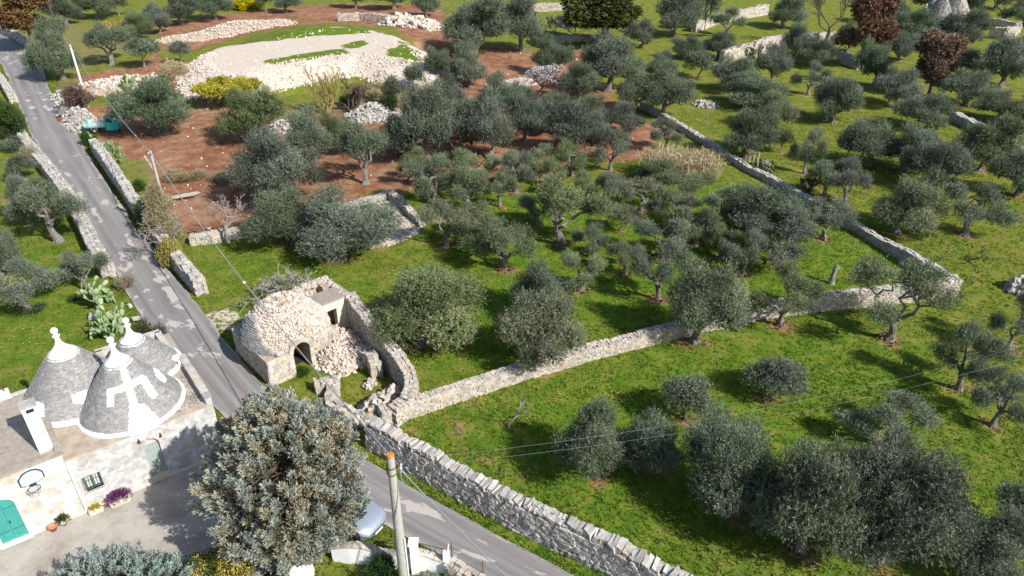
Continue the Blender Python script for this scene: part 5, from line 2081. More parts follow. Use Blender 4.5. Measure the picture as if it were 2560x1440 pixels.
bare_at('bare_tree', 'pale bare tree with whitish limbs in the upper right', 'tree', 2000, 72, 70, -20, 30, MAT['pale_bark'], h=6, r=.15, depth=4, up=.3, ang=.45, kids=(3, 4), rmin=.018)
bare_at('bare_tree', 'dark bare tree inside the round stone enclosure', 'tree', 2502, 62, 90, -30, 31, MAT['brown_twig'], h=6, r=.15, depth=5, up=.2, ang=.5, kids=(3, 4), rmin=.018)
bare_at('sapling', 'thin bare sapling with yellowish twigs below the long wall', 'sapling', 1272, 1066, 78, 982, 32, MAT['grey_twig'], h=2.2, r=.05, depth=3, up=.3, ang=.5, kids=(3, 4), rmin=.008, trunk=.4, lean=.02)
bare_at('sapling', 'dark bare sapling with bent twigs in the right field', 'sapling', 2413, 648, 78, 606, 33, MAT['brown_twig'], h=1.8, r=.06, depth=3, up=.1, ang=.6, kids=(2, 4), rmin=.010, trunk=.35)
bare_at('sapling', 'pale thin sapling beside the dark bare one', 'sapling', 2344, 648, 40, 605, 34, MAT['pale_bark'], h=1.8, r=.03, depth=2, up=.3, ang=.4, kids=(2, 4), rmin=.010, trunk=.5, lean=.02)
bare_at('sapling', 'bare forked sapling in the centre of the green field', 'sapling', 1515, 482, 50, 440, 35, MAT['grey_twig'], h=1.8, r=.06, depth=2, up=.3, ang=.5, kids=(2, 4), rmin=.012, trunk=.5, lean=.02)
bare_at('sapling', 'white-painted sapling by the low ring of stones', 'sapling', 1766, 308, 30, 272, 36, MAT['pale_bark'], h=1.8, r=.05, depth=2, up=.3, ang=.4, kids=(2, 4), rmin=.012, trunk=.5, lean=.02)
bare_at('bare_shrub', 'low brown bare shrub on the field wall', 'shrub', 2020, 482, 90, 430, 37, MAT['brown_twig'], h=1.6, r=.03, depth=4, up=.25, ang=.6, kids=(2, 4), rmin=.010, stems=9)
bare_at('bare_shrub', 'bare black shrub behind the white blossom', 'shrub', 1362, 100, 45, 65, 38, MAT['brown_twig'], h=2.0, r=.06, depth=3, up=.1, ang=.7, kids=(2, 4), rmin=.014)


def bush(seed, lobes, n, mat, leaf=(.12, .2), width=.4, flowers=None, stem='brown_twig', **kw):
    """stem, foliage (and flowers) meshes of a shrub or small tree"""
    global RNG
    keep, RNG = RNG, np.random.default_rng(seed)
    f, s = MB(), MB()
    crown(f, lobes, n, 6, leaf, width, **kw)
    for q in lobes:
        limb(s, (q[0] * .1, q[1] * .1, -.1), (q[0], q[1], q[2]), .05, .015, .2, 5, 5)
    ms = [('stems', s.mesh('stems', MAT[stem])), ('foliage', f.mesh('foliage', mat))]
    if flowers:
        g = MB()
        for q in lobes:
            k = int(flowers[1] * q[3] ** 2)
            d = sph(k, -.1)
            c = np.array(q[:3]) + d * q[3] * RNG.uniform(.95, 1.2, k)[:, None]
            leaves(g, c, RNG.normal(0, 1, (k, 3)), flowers[2], flowers[2] * .9, RNG.uniform(0, 1, k))
        ms.append(('flowers', g.mesh('flowers', flowers[0])))
    V = np.concatenate(f.V)
    W, Ht = np.ptp(V[:, 0]), np.percentile(V[:, 2], 99.5)
    RNG = keep
    return ms, W, Ht


def blob(n, w, h, seed, rad=(.35, .6)):
    r = np.random.default_rng(seed)
    out = []
    for i in range(n):
        a = r.uniform(0, 6.28)
        q = math.sqrt(r.uniform(0, 1)) * w * .36
        z = h * r.uniform(.25, .68) * (1 - .35 * (q / (w * .5)) ** 2)
        out.append((q * math.cos(a), q * math.sin(a), z, min(w, h) * r.uniform(*rad) * .55))
    return out


FLAT = {'flower_patch': 1.8, 'white_flowers': .4}
FLATC = {'brushwood': .8, 'weeds': .5, 'scrub': 1.4}


def bush_at(name, label, cat, px, py, w, ty, ms, group=None):
    meshes, W, Ht = ms
    p, wm, h = fit(px, py, w, ty)
    h = FLAT.get(name, FLATC.get(cat, h))
    return place(name, label, cat, meshes, p, (wm / W, wm / W, h / Ht), group=group)


def oak(seed, mat, bark, n=3400, leaf=(.14, .24), width=.6, tall=1.0):
    global RNG
    keep, RNG = RNG, np.random.default_rng(seed)
    tr, cr = MB(), MB()
    lobes = []
    for i in range(16):
        z = RNG.uniform(1.8, 5.2 * tall)
        rr = 1.9 * math.sqrt(max(.05, 1 - abs((z - 3.3 * tall) / (2.8 * tall)) ** 2)) * RNG.uniform(.3, 1)
        a = RNG.uniform(0, 6.28)
        lobes.append((rr * math.cos(a), rr * math.sin(a), z, RNG.uniform(.55, .95)))
    crown(cr, lobes, n, 6, leaf, width, (.15, .4), .15, inner=.05, zmin=-.9)
    tube(tr, [(0, 0, -.2), (.03, 0, .6), (-.05, .05, 1.6), (0, 0, 3.4 * tall)], [.28, .22, .18, .08], 8, rough=.12)
    for q in lobes:
        limb(tr, (0, 0, min(q[2] * .6, 3)), q[:3], .08, .02, .2, 5, 5)
    V = np.concatenate(cr.V)
    RNG = keep
    return [('trunk', tr.mesh('trunk', MAT[bark])), ('crown', cr.mesh('crown', mat))], np.ptp(V[:, 0]) * .96, np.percentile(V[:, 2], 99.6)


BROWN = oak(41, MAT['brown_leaf'], 'brown_twig')
BROWN2 = oak(42, MAT['brown_leaf'], 'brown_twig', tall=1.15)
HOLM = oak(43, MAT['holm'], 'brown_twig', 4600)
bush_at('oak_tree', 'brown dead-leaved oak beside the road at the top left', 'oak tree', 88, 128, 130, -38, BROWN, 'brown oaks')
bush_at('oak_tree', 'large round brown oak with dead leaves in the upper right', 'oak tree', 2150, 165, 138, -12, BROWN, 'brown oaks')
bush_at('oak_tree', 'narrow reddish brown oak between far olives at the right', 'oak tree', 2322, 238, 118, 82, BROWN2, 'brown oaks')
bush_at('holm_oak', 'large dark bushy oak at the top edge right of centre', 'oak tree', 1510, 112, 230, -42, HOLM)
bush_at('holm_oak', 'dark bush in the grove shade right of the bare yellow shrub', 'shrub', 972, 282, 60, 236, bush(51, blob(9, 3, 2.4, 51), 1100, MAT['evergreen']))
bush_at('pine_bush', 'bright green rounded evergreen at the left edge by the road', 'shrub', 22, 352, 118, 246, bush(52, blob(16, 5, 3.6, 52), 3000, MAT['evergreen'], (.1, .18), .35))
bush_at('shrub', 'grey-green shrub under the evergreen at the left edge', 'shrub', 30, 375, 70, 335, bush(53, blob(8, 3, 2, 53), 900, MAT['olive'], (.1, .18), .3))
bush_at('shrub', 'dark reddish brown shrub behind the heap of white stones', 'shrub', 215, 290, 95, 222, bush(54, blob(11, 4, 3, 54), 1500, MAT['brown_leaf'], (.1, .16), .35))
bush_at('shrub', 'small green bush at the wall end below the three-wheeler', 'shrub', 228, 362, 52, 328, bush(55, blob(8, 2, 1.4, 55), 900, MAT['evergreen'], (.1, .16), .4))
bush_at('shrub', 'dry grey-green conifer leaning over the wall by the wooden pole', 'shrub', 418, 600, 115, 405, bush(56, [(0, 0, .8, .9), (.3, .2, 1.6, .9), (-.3, .1, 2.3, .8), (.1, -.2, 3.1, .7), (0, .1, 3.8, .5), (.4, -.3, 1.0, .7), (-.5, -.3, 1.2, .7), (0, 0, 4.4, .35)], 2600, MAT['drybrush'], (.16, .3), .14, up=.7))
bush_at('shrub', 'green ivy spilling over the roadside wall', 'shrub', 360, 555, 48, 488, bush(57, blob(9, 2.2, 2, 57), 1000, MAT['evergreen'], (.1, .16), .6))
bush_at('shrub', 'yellow-leaved ivy heaped on the roadside wall', 'shrub', 428, 662, 74, 590, bush(58, blob(14, 2.4, 1.4, 58), 1700, MAT['ivy_yellow'], (.08, .14), .8))
bush_at('shrub', 'fresh green bush on the wall below the small prickly pear', 'shrub', 345, 478, 50, 445, bush(59, blob(7, 2, 1.2, 59), 700, MAT['evergreen'], (.1, .16), .4))
bush_at('shrub', 'dark green low hedge between the road and the rear cone', 'shrub', 385, 865, 90, 790, bush(60, blob(12, 3, 1.5, 60), 1500, MAT['holm'], (.07, .13), .4))
bush_at('shrub', 'grey weeds on the verge beside the upper prickly pear', 'shrub', 318, 722, 55, 680, bush(61, blob(9, 2, 1.0, 61), 800, MAT['drybrush'], (.1, .2), .2))
bush_at('shrub', 'brushwood pile on the brown ground near the wooden pole', 'brushwood', 465, 445, 110, 405, bush(62, blob(12, 3.4, 1.0, 62), 1300, MAT['drybrush'], (.2, .42), .07))
bush_at('shrub', 'second flat brushwood pile left of the dense olive', 'brushwood', 550, 455, 80, 418, bush(63, blob(9, 3, .9, 63), 900, MAT['drybrush'], (.2, .42), .07))
bush_at('shrub', 'dry brown scrub between gravel bank and grey stone heap', 'scrub', 930, 240, 120, 185, bush(64, blob(12, 5, 1.6, 64), 1600, MAT['drybrush'], (.2, .4), .1))
bush_at('shrub', 'dark undergrowth at the foot of the gravel bank', 'scrub', 880, 262, 70, 235, bush(65, blob(8, 3, 1.2, 65), 700, MAT['holm'], (.12, .2), .4))
bush_at('shrub', 'fresh green weeds in front of the ruin doorway', 'weeds', 755, 935, 52, 905, bush(66, blob(8, 1.2, .5, 66), 900, MAT['evergreen'], (.06, .14), .2, up=.9))
bush_at('shrub', 'weeds along the wall in the ruined yard', 'weeds', 925, 925, 40, 880, bush(67, blob(7, 1.2, .7, 67), 500, MAT['drybrush'], (.08, .18), .18, up=.9))
bush_at('shrub', 'dark green shrub below the white garden wall', 'shrub', 945, 1448, 120, 1378, bush(68, blob(14, 2, 1.0, 68), 2000, MAT['evergreen'], (.07, .13), .4))
bush_at('shrub', 'blue-grey aloe-like plant beside the white gate pillar', 'shrub', 1078, 1452, 62, 1418, bush(69, blob(8, 1, .5, 69), 700, MAT['bluebush'], (.08, .16), .22))
bush_at('mimosa', 'mimosa bush with bright yellow flowers in the bottom left', 'shrub', 555, 1470, 190, 1335, bush(70, blob(18, 3, 1.9, 70), 2600, MAT['evergreen'], (.08, .15), .3, flowers=(MAT['yellow_flower'], 2600, .06)))
bush_at('mimosa', 'small yellow-flowering bush under the blue conifer', 'shrub', 705, 1468, 95, 1410, bush(71, blob(9, 1.6, 1.0, 71), 1200, MAT['evergreen'], (.07, .13), .3, flowers=(MAT['yellow_flower'], 3600, .06)))
bush_at('flower_patch', 'yellow-flowering weeds covering the left end of the gravel bank', 'flowers', 570, 262, 178, 185, bush(72, blob(40, 7.5, 2.0, 72, (.25, .45)), 4200, MAT['yellow_bush'], (.14, .24), .4))
bush_at('flower_patch', 'dry golden grass hummock left of the yellow weeds', 'scrub', 440, 196, 90, 166, bush(73, blob(12, 4, 1.4, 73), 1400, MAT['reed'], (.16, .3), .16))
bush_at('flower_patch', 'yellow flowers under the olives at the top left', 'flowers', 290, 82, 60, 60, bush(74, blob(10, 3, .8, 74), 800, MAT['yellow_bush'], (.16, .26), .4))
bush_at('flower_patch', 'strip of yellow flowers at the top edge behind the clearing', 'flowers', 610, 22, 90, 4, bush(75, blob(16, 6, .7, 75), 1000, MAT['yellow_bush'], (.2, .3), .4))
bush_at('white_flowers', 'white daisies round the olive trunk left of the road', 'flowers', 88, 772, 60, 745, bush(76, blob(9, 1.6, .35, 76), 500, MAT['evergreen'], (.06, .12), .3, flowers=(MAT['white_flower'], 2600, .04)))
bush_at('white_flowers', 'white daisies beside the upper prickly pear', 'flowers', 190, 748, 50, 728, bush(77, blob(8, 1.4, .35, 77), 450, MAT['evergreen'], (.06, .12), .3, flowers=(MAT['white_flower'], 2200, .04)))
bush_at('shrub', 'grey leafless bush beside the roadside wall at far left', 'shrub', 88, 405, 62, 355, bush(78, blob(9, 2.4, 1.6, 78), 700, MAT['drybrush'], (.14, .28), .1))


def reeds():
    mb = MB()
    c = G(1700, 442)
    n = 1500
    a, q = RNG.uniform(0, 6.28, n), np.sqrt(RNG.uniform(0, 1, n))
    P = np.stack([c[0] + 3.3 * q * np.cos(a), c[1] + 1.7 * q * np.sin(a) - .5 * q * np.cos(a), np.zeros(n)], -1)
    D = np.array((0, 0, 1.)) + RNG.normal(0, .22, (n, 3))
    leaves(mb, P, D, RNG.uniform(1.4, 2.9, n), RNG.uniform(.05, .10, n), RNG.uniform(0, 1, n))
    m = 3500
    k = RNG.integers(0, n, m)
    leaves(mb, P[k] + norm(D[k]) * RNG.uniform(.7, 2.3, m)[:, None], RNG.normal(0, .6, (m, 3)) + np.array((0, 0, .3)), RNG.uniform(.25, .6, m), .06, RNG.uniform(.2, 1, m))
    r = thing('reed_clump', 'clump of dry beige reeds beside the field wall', 'reeds', tuple(c))
    mb.build('stalks', MAT['reed'], r)


reeds()


# ------------------------------------------------------------------ the big blue-grey conifer and its kin
def conifer(name, label, c, Rm, Ht, nplume, per, mat, seed, z0=.4, plume=(1.0, 1.7), shape=1.5, tan=.4, size=1.0):
    global RNG
    keep, RNG = RNG, np.random.default_rng(seed)
    root = thing(name, label, 'conifer', tuple(c))
    f, inn, tr = MB(), MB(), MB()
    tube(tr, np.array([(0, 0, -.2), (.05, 0, 1), (0, .08, Ht * .5), (0, 0, Ht * .9)]) + c, [Rm * .09, Rm * .07, Rm * .04, .02], 9, rough=.12)
    PP, DD, LL, WW, VV = [], [], [], [], []
    for i in range(nplume):
        h = (i + .5) / nplume
        z = z0 + (Ht - z0) * (1 - (1 - h) ** .72)
        rz = Rm * max(.06, 1 - (z / Ht) ** shape) ** .72 * (1 if mat != 'conifer' else .46 + .54 * float(sstep(.3, 3.8, z)))
        a = i * 2.399963 + RNG.normal(0, .25)
        depth_k = RNG.uniform(.9, 1.06) if RNG.uniform() < .66 else RNG.uniform(.5, .88)
        out = np.array((math.cos(a), math.sin(a), 0))
        if mat == 'conifer':
            rz *= 1 + .10 * math.sin(3 * a + 1.1 * z) + .07 * math.sin(5 * a - 2.3 * z)
        L = RNG.uniform(*plume) * (1 - .25 * z / Ht)
        el = .3 + .95 * (z / Ht) + RNG.normal(0, .15)
        d = norm(out * math.cos(el) + np.array((0, 0, math.sin(el))) + RNG.normal(0, .1, 3))
        tip = out * rz * depth_k * RNG.uniform(.93, 1.1) + np.array((0, 0, z + .3))
        base = tip - d * L
        tube(tr, np.array([(0, 0, max(.3, z - rz * .45)), base * .6 + np.array((0, 0, z * .35)), base + d * L * .15]) + c, [.035 * Rm / 3, .022, .008], 5, caps=False)
        u = RNG.uniform(0, 1, per) ** .8
        rad = .34 * L * (1 - u) ** .7 * (.35 + .65 * np.sqrt(np.clip(u * 3, 0, 1)))
        ax = norm(np.cross(d, RNG.normal(size=3)))
        ay = np.cross(d, ax)
        th = RNG.uniform(0, 6.28, per)
        ro = np.sqrt(RNG.uniform(.1, 1, per))
        rv = ax * np.cos(th)[:, None] + ay * np.sin(th)[:, None]
        P = base + d * (u * L)[:, None] + rv * (rad * ro)[:, None]
        D = d * .75 + rv * .75 + np.array((0, 0, .35)) + RNG.normal(0, .28, (per, 3))
        brown = RNG.uniform() < tan
        base_v = RNG.uniform(.64, .95) if brown else RNG.uniform(.2, .5)
        v = np.clip(base_v + RNG.normal(0, .06, per), .62 if brown else .0, 1 if brown else .56)
        tipfresh = (u > .72) & brown & (RNG.uniform(0, 1, per) < .5)
        v[tipfresh] = RNG.uniform(.35, .55, tipfresh.sum())
        if not brown:
            mixb = RNG.uniform(0, 1, per) < .10
            v[mixb] = RNG.uniform(.64, .85, mixb.sum())
        PP.append(P + c)
        DD.append(D)
        LL.append(RNG.uniform(.10, .20, per) * size)
        WW.append(RNG.uniform(.016, .030, per) * size)
        VV.append(v if mat == 'conifer' else np.clip(RNG.normal(.5, .2, per), 0, 1))
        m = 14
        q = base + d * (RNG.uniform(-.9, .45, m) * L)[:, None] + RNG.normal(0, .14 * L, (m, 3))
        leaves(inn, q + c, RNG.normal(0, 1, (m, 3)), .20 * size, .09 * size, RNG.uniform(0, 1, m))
    fingers(f, np.concatenate(PP), np.concatenate(DD), np.concatenate(LL), np.concatenate(WW), np.concatenate(VV))
    tr.build('trunk', MAT['brown_twig'], root)
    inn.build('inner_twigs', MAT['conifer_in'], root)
    f.build('foliage', MAT[mat], root)
    RNG = keep
    return root


conifer('cypress_tree', 'huge blue-grey conifer with tan cones in front of the lower road', np.array((-8.5, 19.75, 0)), 3.25, 7.9, 720, 88, 'conifer', 81, plume=(.6, 1.15), shape=2.6, tan=.36, size=1.0)
conifer('juniper_bush', 'pale blue-grey conifer bush in the bottom left corner', np.array((-15.1, 17.0, 0)), 2.3, 2.3, 90, 95, 'bluebush', 82, .1, (.6, 1.0), 2.2, 0)
conifer('juniper_bush', 'second pale blue-grey conifer bush at the bottom edge', np.array((-12.9, 17.0, 0)), 1.8, 2.2, 56, 95, 'bluebush', 83, .1, (.6, 1.0), 2.2, 0)

# ------------------------------------------------------------------ prickly pears
padm = MB()
pr = []
for k in range(12):
    q = 2 * math.pi * k / 12
    pr.append((.5 * math.sin(q) * (.82 + .18 * -math.cos(q)), .5 - .5 * math.cos(q)))
V = [(x, 0, z) for x, z in pr] + [(x * .7, .09, .5 + (z - .5) * .72) for x, z in pr] + [(x * .7, -.09, .5 + (z - .5) * .72) for x, z in pr]
F = [[i, (i + 1) % 12, 12 + (i + 1) % 12, 12 + i] for i in range(12)] + [[(i + 1) % 12, i, 24 + i, 24 + (i + 1) % 12] for i in range(12)] + [[12 + i for i in range(12)], [24 + i for i in range(12)][::-1]]
padm.add(V, F, .5)
PAD = padm.mesh('pad', MAT['cactus'], smooth=True)


def cactus(label, spots, npad, size, asparts=True):
    c = spots[0]
    root = thing('prickly_pear', label, 'cactus', (c[0], c[1], 0))
    todo, mats = [], []
    for q in spots:
        for k in range(q[2]):
            todo.append((np.array((q[0], q[1], -.05)) + np.append(RNG.normal(0, .28, 2), 0), norm(np.append(RNG.normal(0, .35, 2), 1)), size * 1.25, 0))
    while todo and len(mats) < npad:
        p, d, s, lev = todo.pop(RNG.integers(0, len(todo)) if RNG.uniform() < .4 else 0)
        side = norm(np.cross(d, norm(RNG.normal(size=3))))
        s_ = s * RNG.uniform(.85, 1.1)
        M = Matrix(np.stack([side * s_ * .78, np.cross(d, side) * s_ * .75, d * s_], 1)).to_4x4()
        M.translation = Vector(p)
        mats.append(M)
        if lev < 5:
            for k in range(RNG.integers(2, 4)):
                e = RNG.uniform(-.8, .8)
                q = p + d * s_ * (.5 + .45 * math.cos(e)) + side * s_ * .3 * math.sin(e)
                todo.append((q, norm(d * .75 + side * math.sin(e) * .6 + RNG.normal(0, .35, 3) + np.array((0, 0, .3))), max(s * .93, size * .6), lev + 1))
    if asparts:
        for M in mats:
            o = bpy.data.objects.new('pad', PAD)
            COL.objects.link(o)
            o.parent = root
            M = M.copy()
            M.translation -= Vector(org(root))
            o.matrix_local = M
    else:
        mb = MB()
        V0 = padm.V[0]
        for M in mats:
            A = np.array(M)
            mb.add(V0 @ A[:3, :3].T + A[:3, 3], F, RNG.uniform())
        mb.build('pads', MAT['cactus'], root, kind='stuff')


def gs(px, py, k):
    q = G(px, py)
    return (q[0], q[1], k)


cactus('large prickly pear with pale green pads beside the upper verge', [gs(250, 765, 3), gs(268, 752, 3), gs(285, 748, 3)], 80, .46)
cactus('large prickly pear with yellowish pads just behind the white cones', [gs(262, 845, 3), gs(282, 832, 4), gs(245, 838, 3), gs(296, 815, 2)], 105, .46)
cactus('dusty prickly pear on the roadside wall below the three-wheeler', [gs(262, 388, 3), gs(282, 395, 3), gs(298, 405, 3), gs(245, 372, 2)], 70, .5, False)
cactus('small prickly pear beside the wooden stakes on the field wall', [gs(1908, 432, 2), gs(1928, 432, 2)], 34, .42, False)
cactus('prickly pear against the white wall at the upper right', [gs(1880, 146, 3)], 24, .6, False)
cactus('prickly pear on the orange rubble behind the utility pole', [gs(325, 225, 3)], 22, .6, False)
bg = thing('verge_boulder', 'white boulder on the verge beside the prickly pears', 'boulder', tuple(G(343, 800)))
P = [G(343, 797, .15), G(325, 765, .08), G(232, 790, .2), G(340, 742, .1), G(285, 690, .2)]
stones(bg, 'rock', P, rot_rand(5, .5), [(.45, .35, .32), (.35, .2, .2), (.6, .4, .4), (.3, .2, .2), (.4, .3, .3)], MAT['limestone'], 5)


# ------------------------------------------------------------------ poles and cables
def pole(label, p, h, r0, r1, mat, cap=None):
    root = thing('utility_pole', label, 'utility pole', tuple(p))
    mb = MB()
    tube(mb, np.array([(0, 0, -.3), (0, 0, h * .5), (0, 0, h)]) + p, [r0, (r0 + r1) / 2, r1], 16)
    mb.build('shaft', MAT[mat], root, smooth=True)
    if cap:
        mb = MB()
        lathe(mb, p + np.array((0, 0, h)), [(r1 * 1.04, -.03), (r1 * 1.04, .04), (r1 * .9, .06), (.01, .065)], 16)
        mb.build('cap', MAT[cap], root)
    return root


P1, P2, P3 = np.array((-4.16, 18.28, 0)), np.array((-25.6, 48.8, 0)), np.array(G(212, 236))
T1, T2, T3 = P1 + (0, 0, 6.45), P2 + (0, 0, 6.4), P3 + (0, 0, 5.7)
u1 = pole('tall round concrete pole with orange top beside the white garden wall', P1, 6.6, .215, .135, 'concrete_pole', 'rust')
mb = MB()
for zz in (6.05, 5.75):
    lathe(mb, P1 + np.array((0, 0, zz)), [(.155, 0), (.165, .0), (.165, .05), (.155, .05)], 14)
box(mb, P1 + np.array((.22, .05, 6.1)), (.2, .05, .05))
box(mb, P1 + np.array((-.16, -.03, 6.0)), (.03, .03, .5))
mb.build('clamp', MAT['rusty_iron'], u1)
for zz, xx in ((6.12, .32), (5.95, .30), (5.8, .27)):
    mb = MB()
    lathe(mb, P1 + np.array((xx, .05, zz)), [(.02, -.06), (.045, -.04), (.03, 0), (.045, .03), (.02, .06)], 8)
    mb.build('insulator', MAT['board'], u1)
mb = MB()
tube(mb, [P1 + (.27, .05, 6.05), P1 + (.5, .1, 5.5), P1 + (.42, .05, 5.15), P1 + (.30, .0, 5.5), P1 + (.28, .02, 5.9)], .014, 6)
mb.build('cable_loop', MAT['cable'], u1)
mb = MB()
tube(mb, [P1 + (.2, -.12, -.2), P1 + (.2, -.12, 2.6)], .03, 8)
mb.build('conduit', MAT['pipe'], u1)
u2 = pole('grey wooden pole rising behind the dry conifer at the roadside', P2, 6.5, .13, .09, 'concrete_pole')
mb = MB()
tube(mb, [P2 + (-.55, .1, 6.1), P2 + (-.08, 0, 5.0), P2 + (-.02, 0, 4.2)], .05, 8)
mb.build('strut', MAT['wood'], u2)
mb = MB()
lathe(mb, P2 + np.array((-.12, 0, 6.35)), [(.03, -.08), (.07, -.05), (.05, 0), (.07, .04), (.02, .08)], 8)
mb.build('insulator', MAT['pipe'], u2)
pole('slim white pole beside the upper road near the brown shrub', P3, 5.8, .14, .10, 'pipe')


def cable(label, a, b, sag, r):
    f = np.linspace(0, 1, 40)
    pts = np.asarray(a)[None] * (1 - f)[:, None] + np.asarray(b)[None] * f[:, None]
    pts[:, 2] -= sag * 4 * f * (1 - f)
    mb = MB()
    tube(mb, pts, r, 6)
    o = mb.build('power_cable', MAT['cable'])
    tag(o, label, 'cable', kind='thing')
    return pts


c12 = cable('thick grey cable hanging between the wooden pole and the concrete pole', T2, T1 + (.25, .05, -.35), 1.0, .026)
cable('grey cable between the white pole and the wooden pole along the road', T3, T2, .9, .026)
cable('grey cable from the white pole towards the top left corner', T3, np.array((-78., 128., 6.5)), 1.2, .026)
cable('pale grey cable running down over the lower road', T1 + (.25, .05, -.5), np.array((4.5, 9.5, 5.2)), .3, .022)
cable('upper of two thin wires crossing the near green field', T1 + (.2, 0, -.1), np.array((36., 33., 4.4)), 1.6, .0025)
cable('lower of two thin wires crossing the near green field', T1 + (.2, 0, -.45), np.array((36., 32.2, 4.2)), 1.6, .0025)
k = 21
mb = MB()
lathe(mb, c12[k], [(.01, -.08), (.07, -.05), (.07, .05), (.01, .08)], 8)
tag(mb.build('cable_joint', MAT['pipe']), 'small white joint on the thick cable above the grass', 'cable joint', kind='thing')

# ------------------------------------------------------------------ white garden wall with iron railing, gate pillar, mesh fence
gw = thing('garden_wall', 'white garden wall with wavy top and black iron railing beside the road', 'garden wall', (-6.9, 19.3, 0))
line = [(-7.15, 19.42), (-6.4, 19.28), (-5.5, 19.22), (-4.6, 19.05), (-3.9, 18.96), (-3.2, 18.92), (-2.62, 18.82)]
at, L = path_frame(line)
secs, tops = [], []
for s_ in np.linspace(0, L, 40):
    p, tt = at(s_)
    n_ = np.array((-tt[1], tt[0])) * .13
    h_ = .78 + .14 * math.sin(s_ * 2.7 - 1.2)
    tops.append((p[0], p[1], h_))
    secs.append([(p[0] + n_[0], p[1] + n_[1], -.2), (p[0] - n_[0], p[1] - n_[1], -.2), (p[0] - n_[0], p[1] - n_[1], h_), (p[0] + n_[0], p[1] + n_[1], h_)])
mb = MB()
loft(mb, secs)
mb.build('wall', MAT['whitewash'], gw)
mb = MB()
for i in range(0, 39):
    a_, b_ = np.array(tops[i]), np.array(tops[i + 1])
    box(mb, (a_ + b_) / 2 + np.array((0, 0, .025)), (np.linalg.norm(b_ - a_) * .99, .34, .05), norm(b_ - a_), np.cross((0, 0, 1), norm(b_ - a_)), v=RNG.uniform())
mb.build('coping', MAT['limestone_warm'], gw)
mb = MB()
rail = [np.array(q) + np.array((0, .02, .52 - .3 * (q[2] - .78))) for q in tops]
tube(mb, rail, .016, 6)
for i in range(0, 40, 2):
    tube(mb, [np.array(tops[i]), rail[i]], .010, 4)
    if i < 38:
        q0, q1, q2 = np.array(tops[i]) * .5 + rail[i] * .5, rail[i + 1] * .85 + np.array(tops[i + 1]) * .15, np.array(tops[i + 2]) * .5 + rail[i + 2] * .5
        tube(mb, [q0, q1, q2], .008, 4, caps=False)
mb.build('railing', MAT['iron'], gw)
gpil = thing('gate_pillar', 'slender white pillar in the garden wall right of the concrete pole', 'pillar', (-3.75, 18.85, 0))
mb = MB()
box(mb, (-3.78, 18.8, .75), (.3, .32, 1.7), taper=.96)
mb.build('shaft', MAT['whitewash'], gpil)
mb = MB()
box(mb, (-3.78, 18.8, 1.64), (.38, .4, .08))
mb.build('cap', MAT['whitewash'], gpil)
gpil = thing('gate_pillar', 'short white end pillar where the mesh fence begins', 'pillar', (-2.58, 18.8, 0))
mb = MB()
box(mb, (-2.55, 18.8, .5), (.28, .3, 1.1), taper=.85)
mb.build('shaft', MAT['whitewash'], gpil)
mb = MB()
tube(mb, [(-2.5, 18.85, 1.0), (-2.45, 18.9, 1.4)], .025, 6)
mb.build('spike', MAT['whitewash'], gpil)
drywall('garden_wall', 'rough stone wall under the mesh fence at the bottom edge', [np.array((-2.45, 18.7, 0)), np.array((-1.4, 18.0, 0)), np.array((-.2, 17.2, 0)), np.array((1, 16.3, 0))], [.7, .65, .6, .6], .5, .26, .18, 'limestone_warm', 60)
mf = thing('mesh_fence', 'wire mesh fence with thin posts above the rough stone wall', 'fence', (-2.4, 18.95, 0))
for q in ((-2.35, 18.95), (-1.1, 18.1), (.15, 17.25)):
    mb = MB()
    tube(mb, [(q[0], q[1], .3), (q[0], q[1], 1.4)], .022, 6)
    mb.build('post', MAT['rusty_iron'], mf)
mb = MB()
a_, b_ = np.array((-2.35, 18.95, 0)), np.array((1.3, 16.5, 0))
for k in np.linspace(0, 1, 42):
    q = a_ * (1 - k) + b_ * k
    tube(mb, [q + (0, 0, .55), q + (0, 0, 1.38)], .004, 4, caps=False)
for zz in np.linspace(.55, 1.38, 10):
    tube(mb, [a_ + (0, 0, zz), b_ + (0, 0, zz)], .004, 4, caps=False)
mb.build('wire_mesh', MAT['cable'], mf)
slab = thing('stone_slabs', 'white stone slabs lying below the conifer', 'slab', tuple(G(750, 1425)))
for k, (px, py, an, sz) in enumerate(((735, 1422, .5, (.9, .22, .14)), (752, 1432, .55, (1.0, .26, .2)), (765, 1440, .7, (.6, .2, .16)))):
    q = G(px, py, .12)
    mb = MB()
    box(mb, q, sz, (math.cos(an), math.sin(an), 0), (-math.sin(an), math.cos(an), 0))
    mb.build('slab', MAT['whitewash'], slab)


# ------------------------------------------------------------------ vehicles
def frame(p, ang):
    ex = np.array((math.cos(ang), math.sin(ang), 0))
    ey = np.array((-math.sin(ang), math.cos(ang), 0))
    return lambda x, y, z: np.asarray(p, float) + ex * x + ey * y + np.array((0, 0, z)), ex, ey


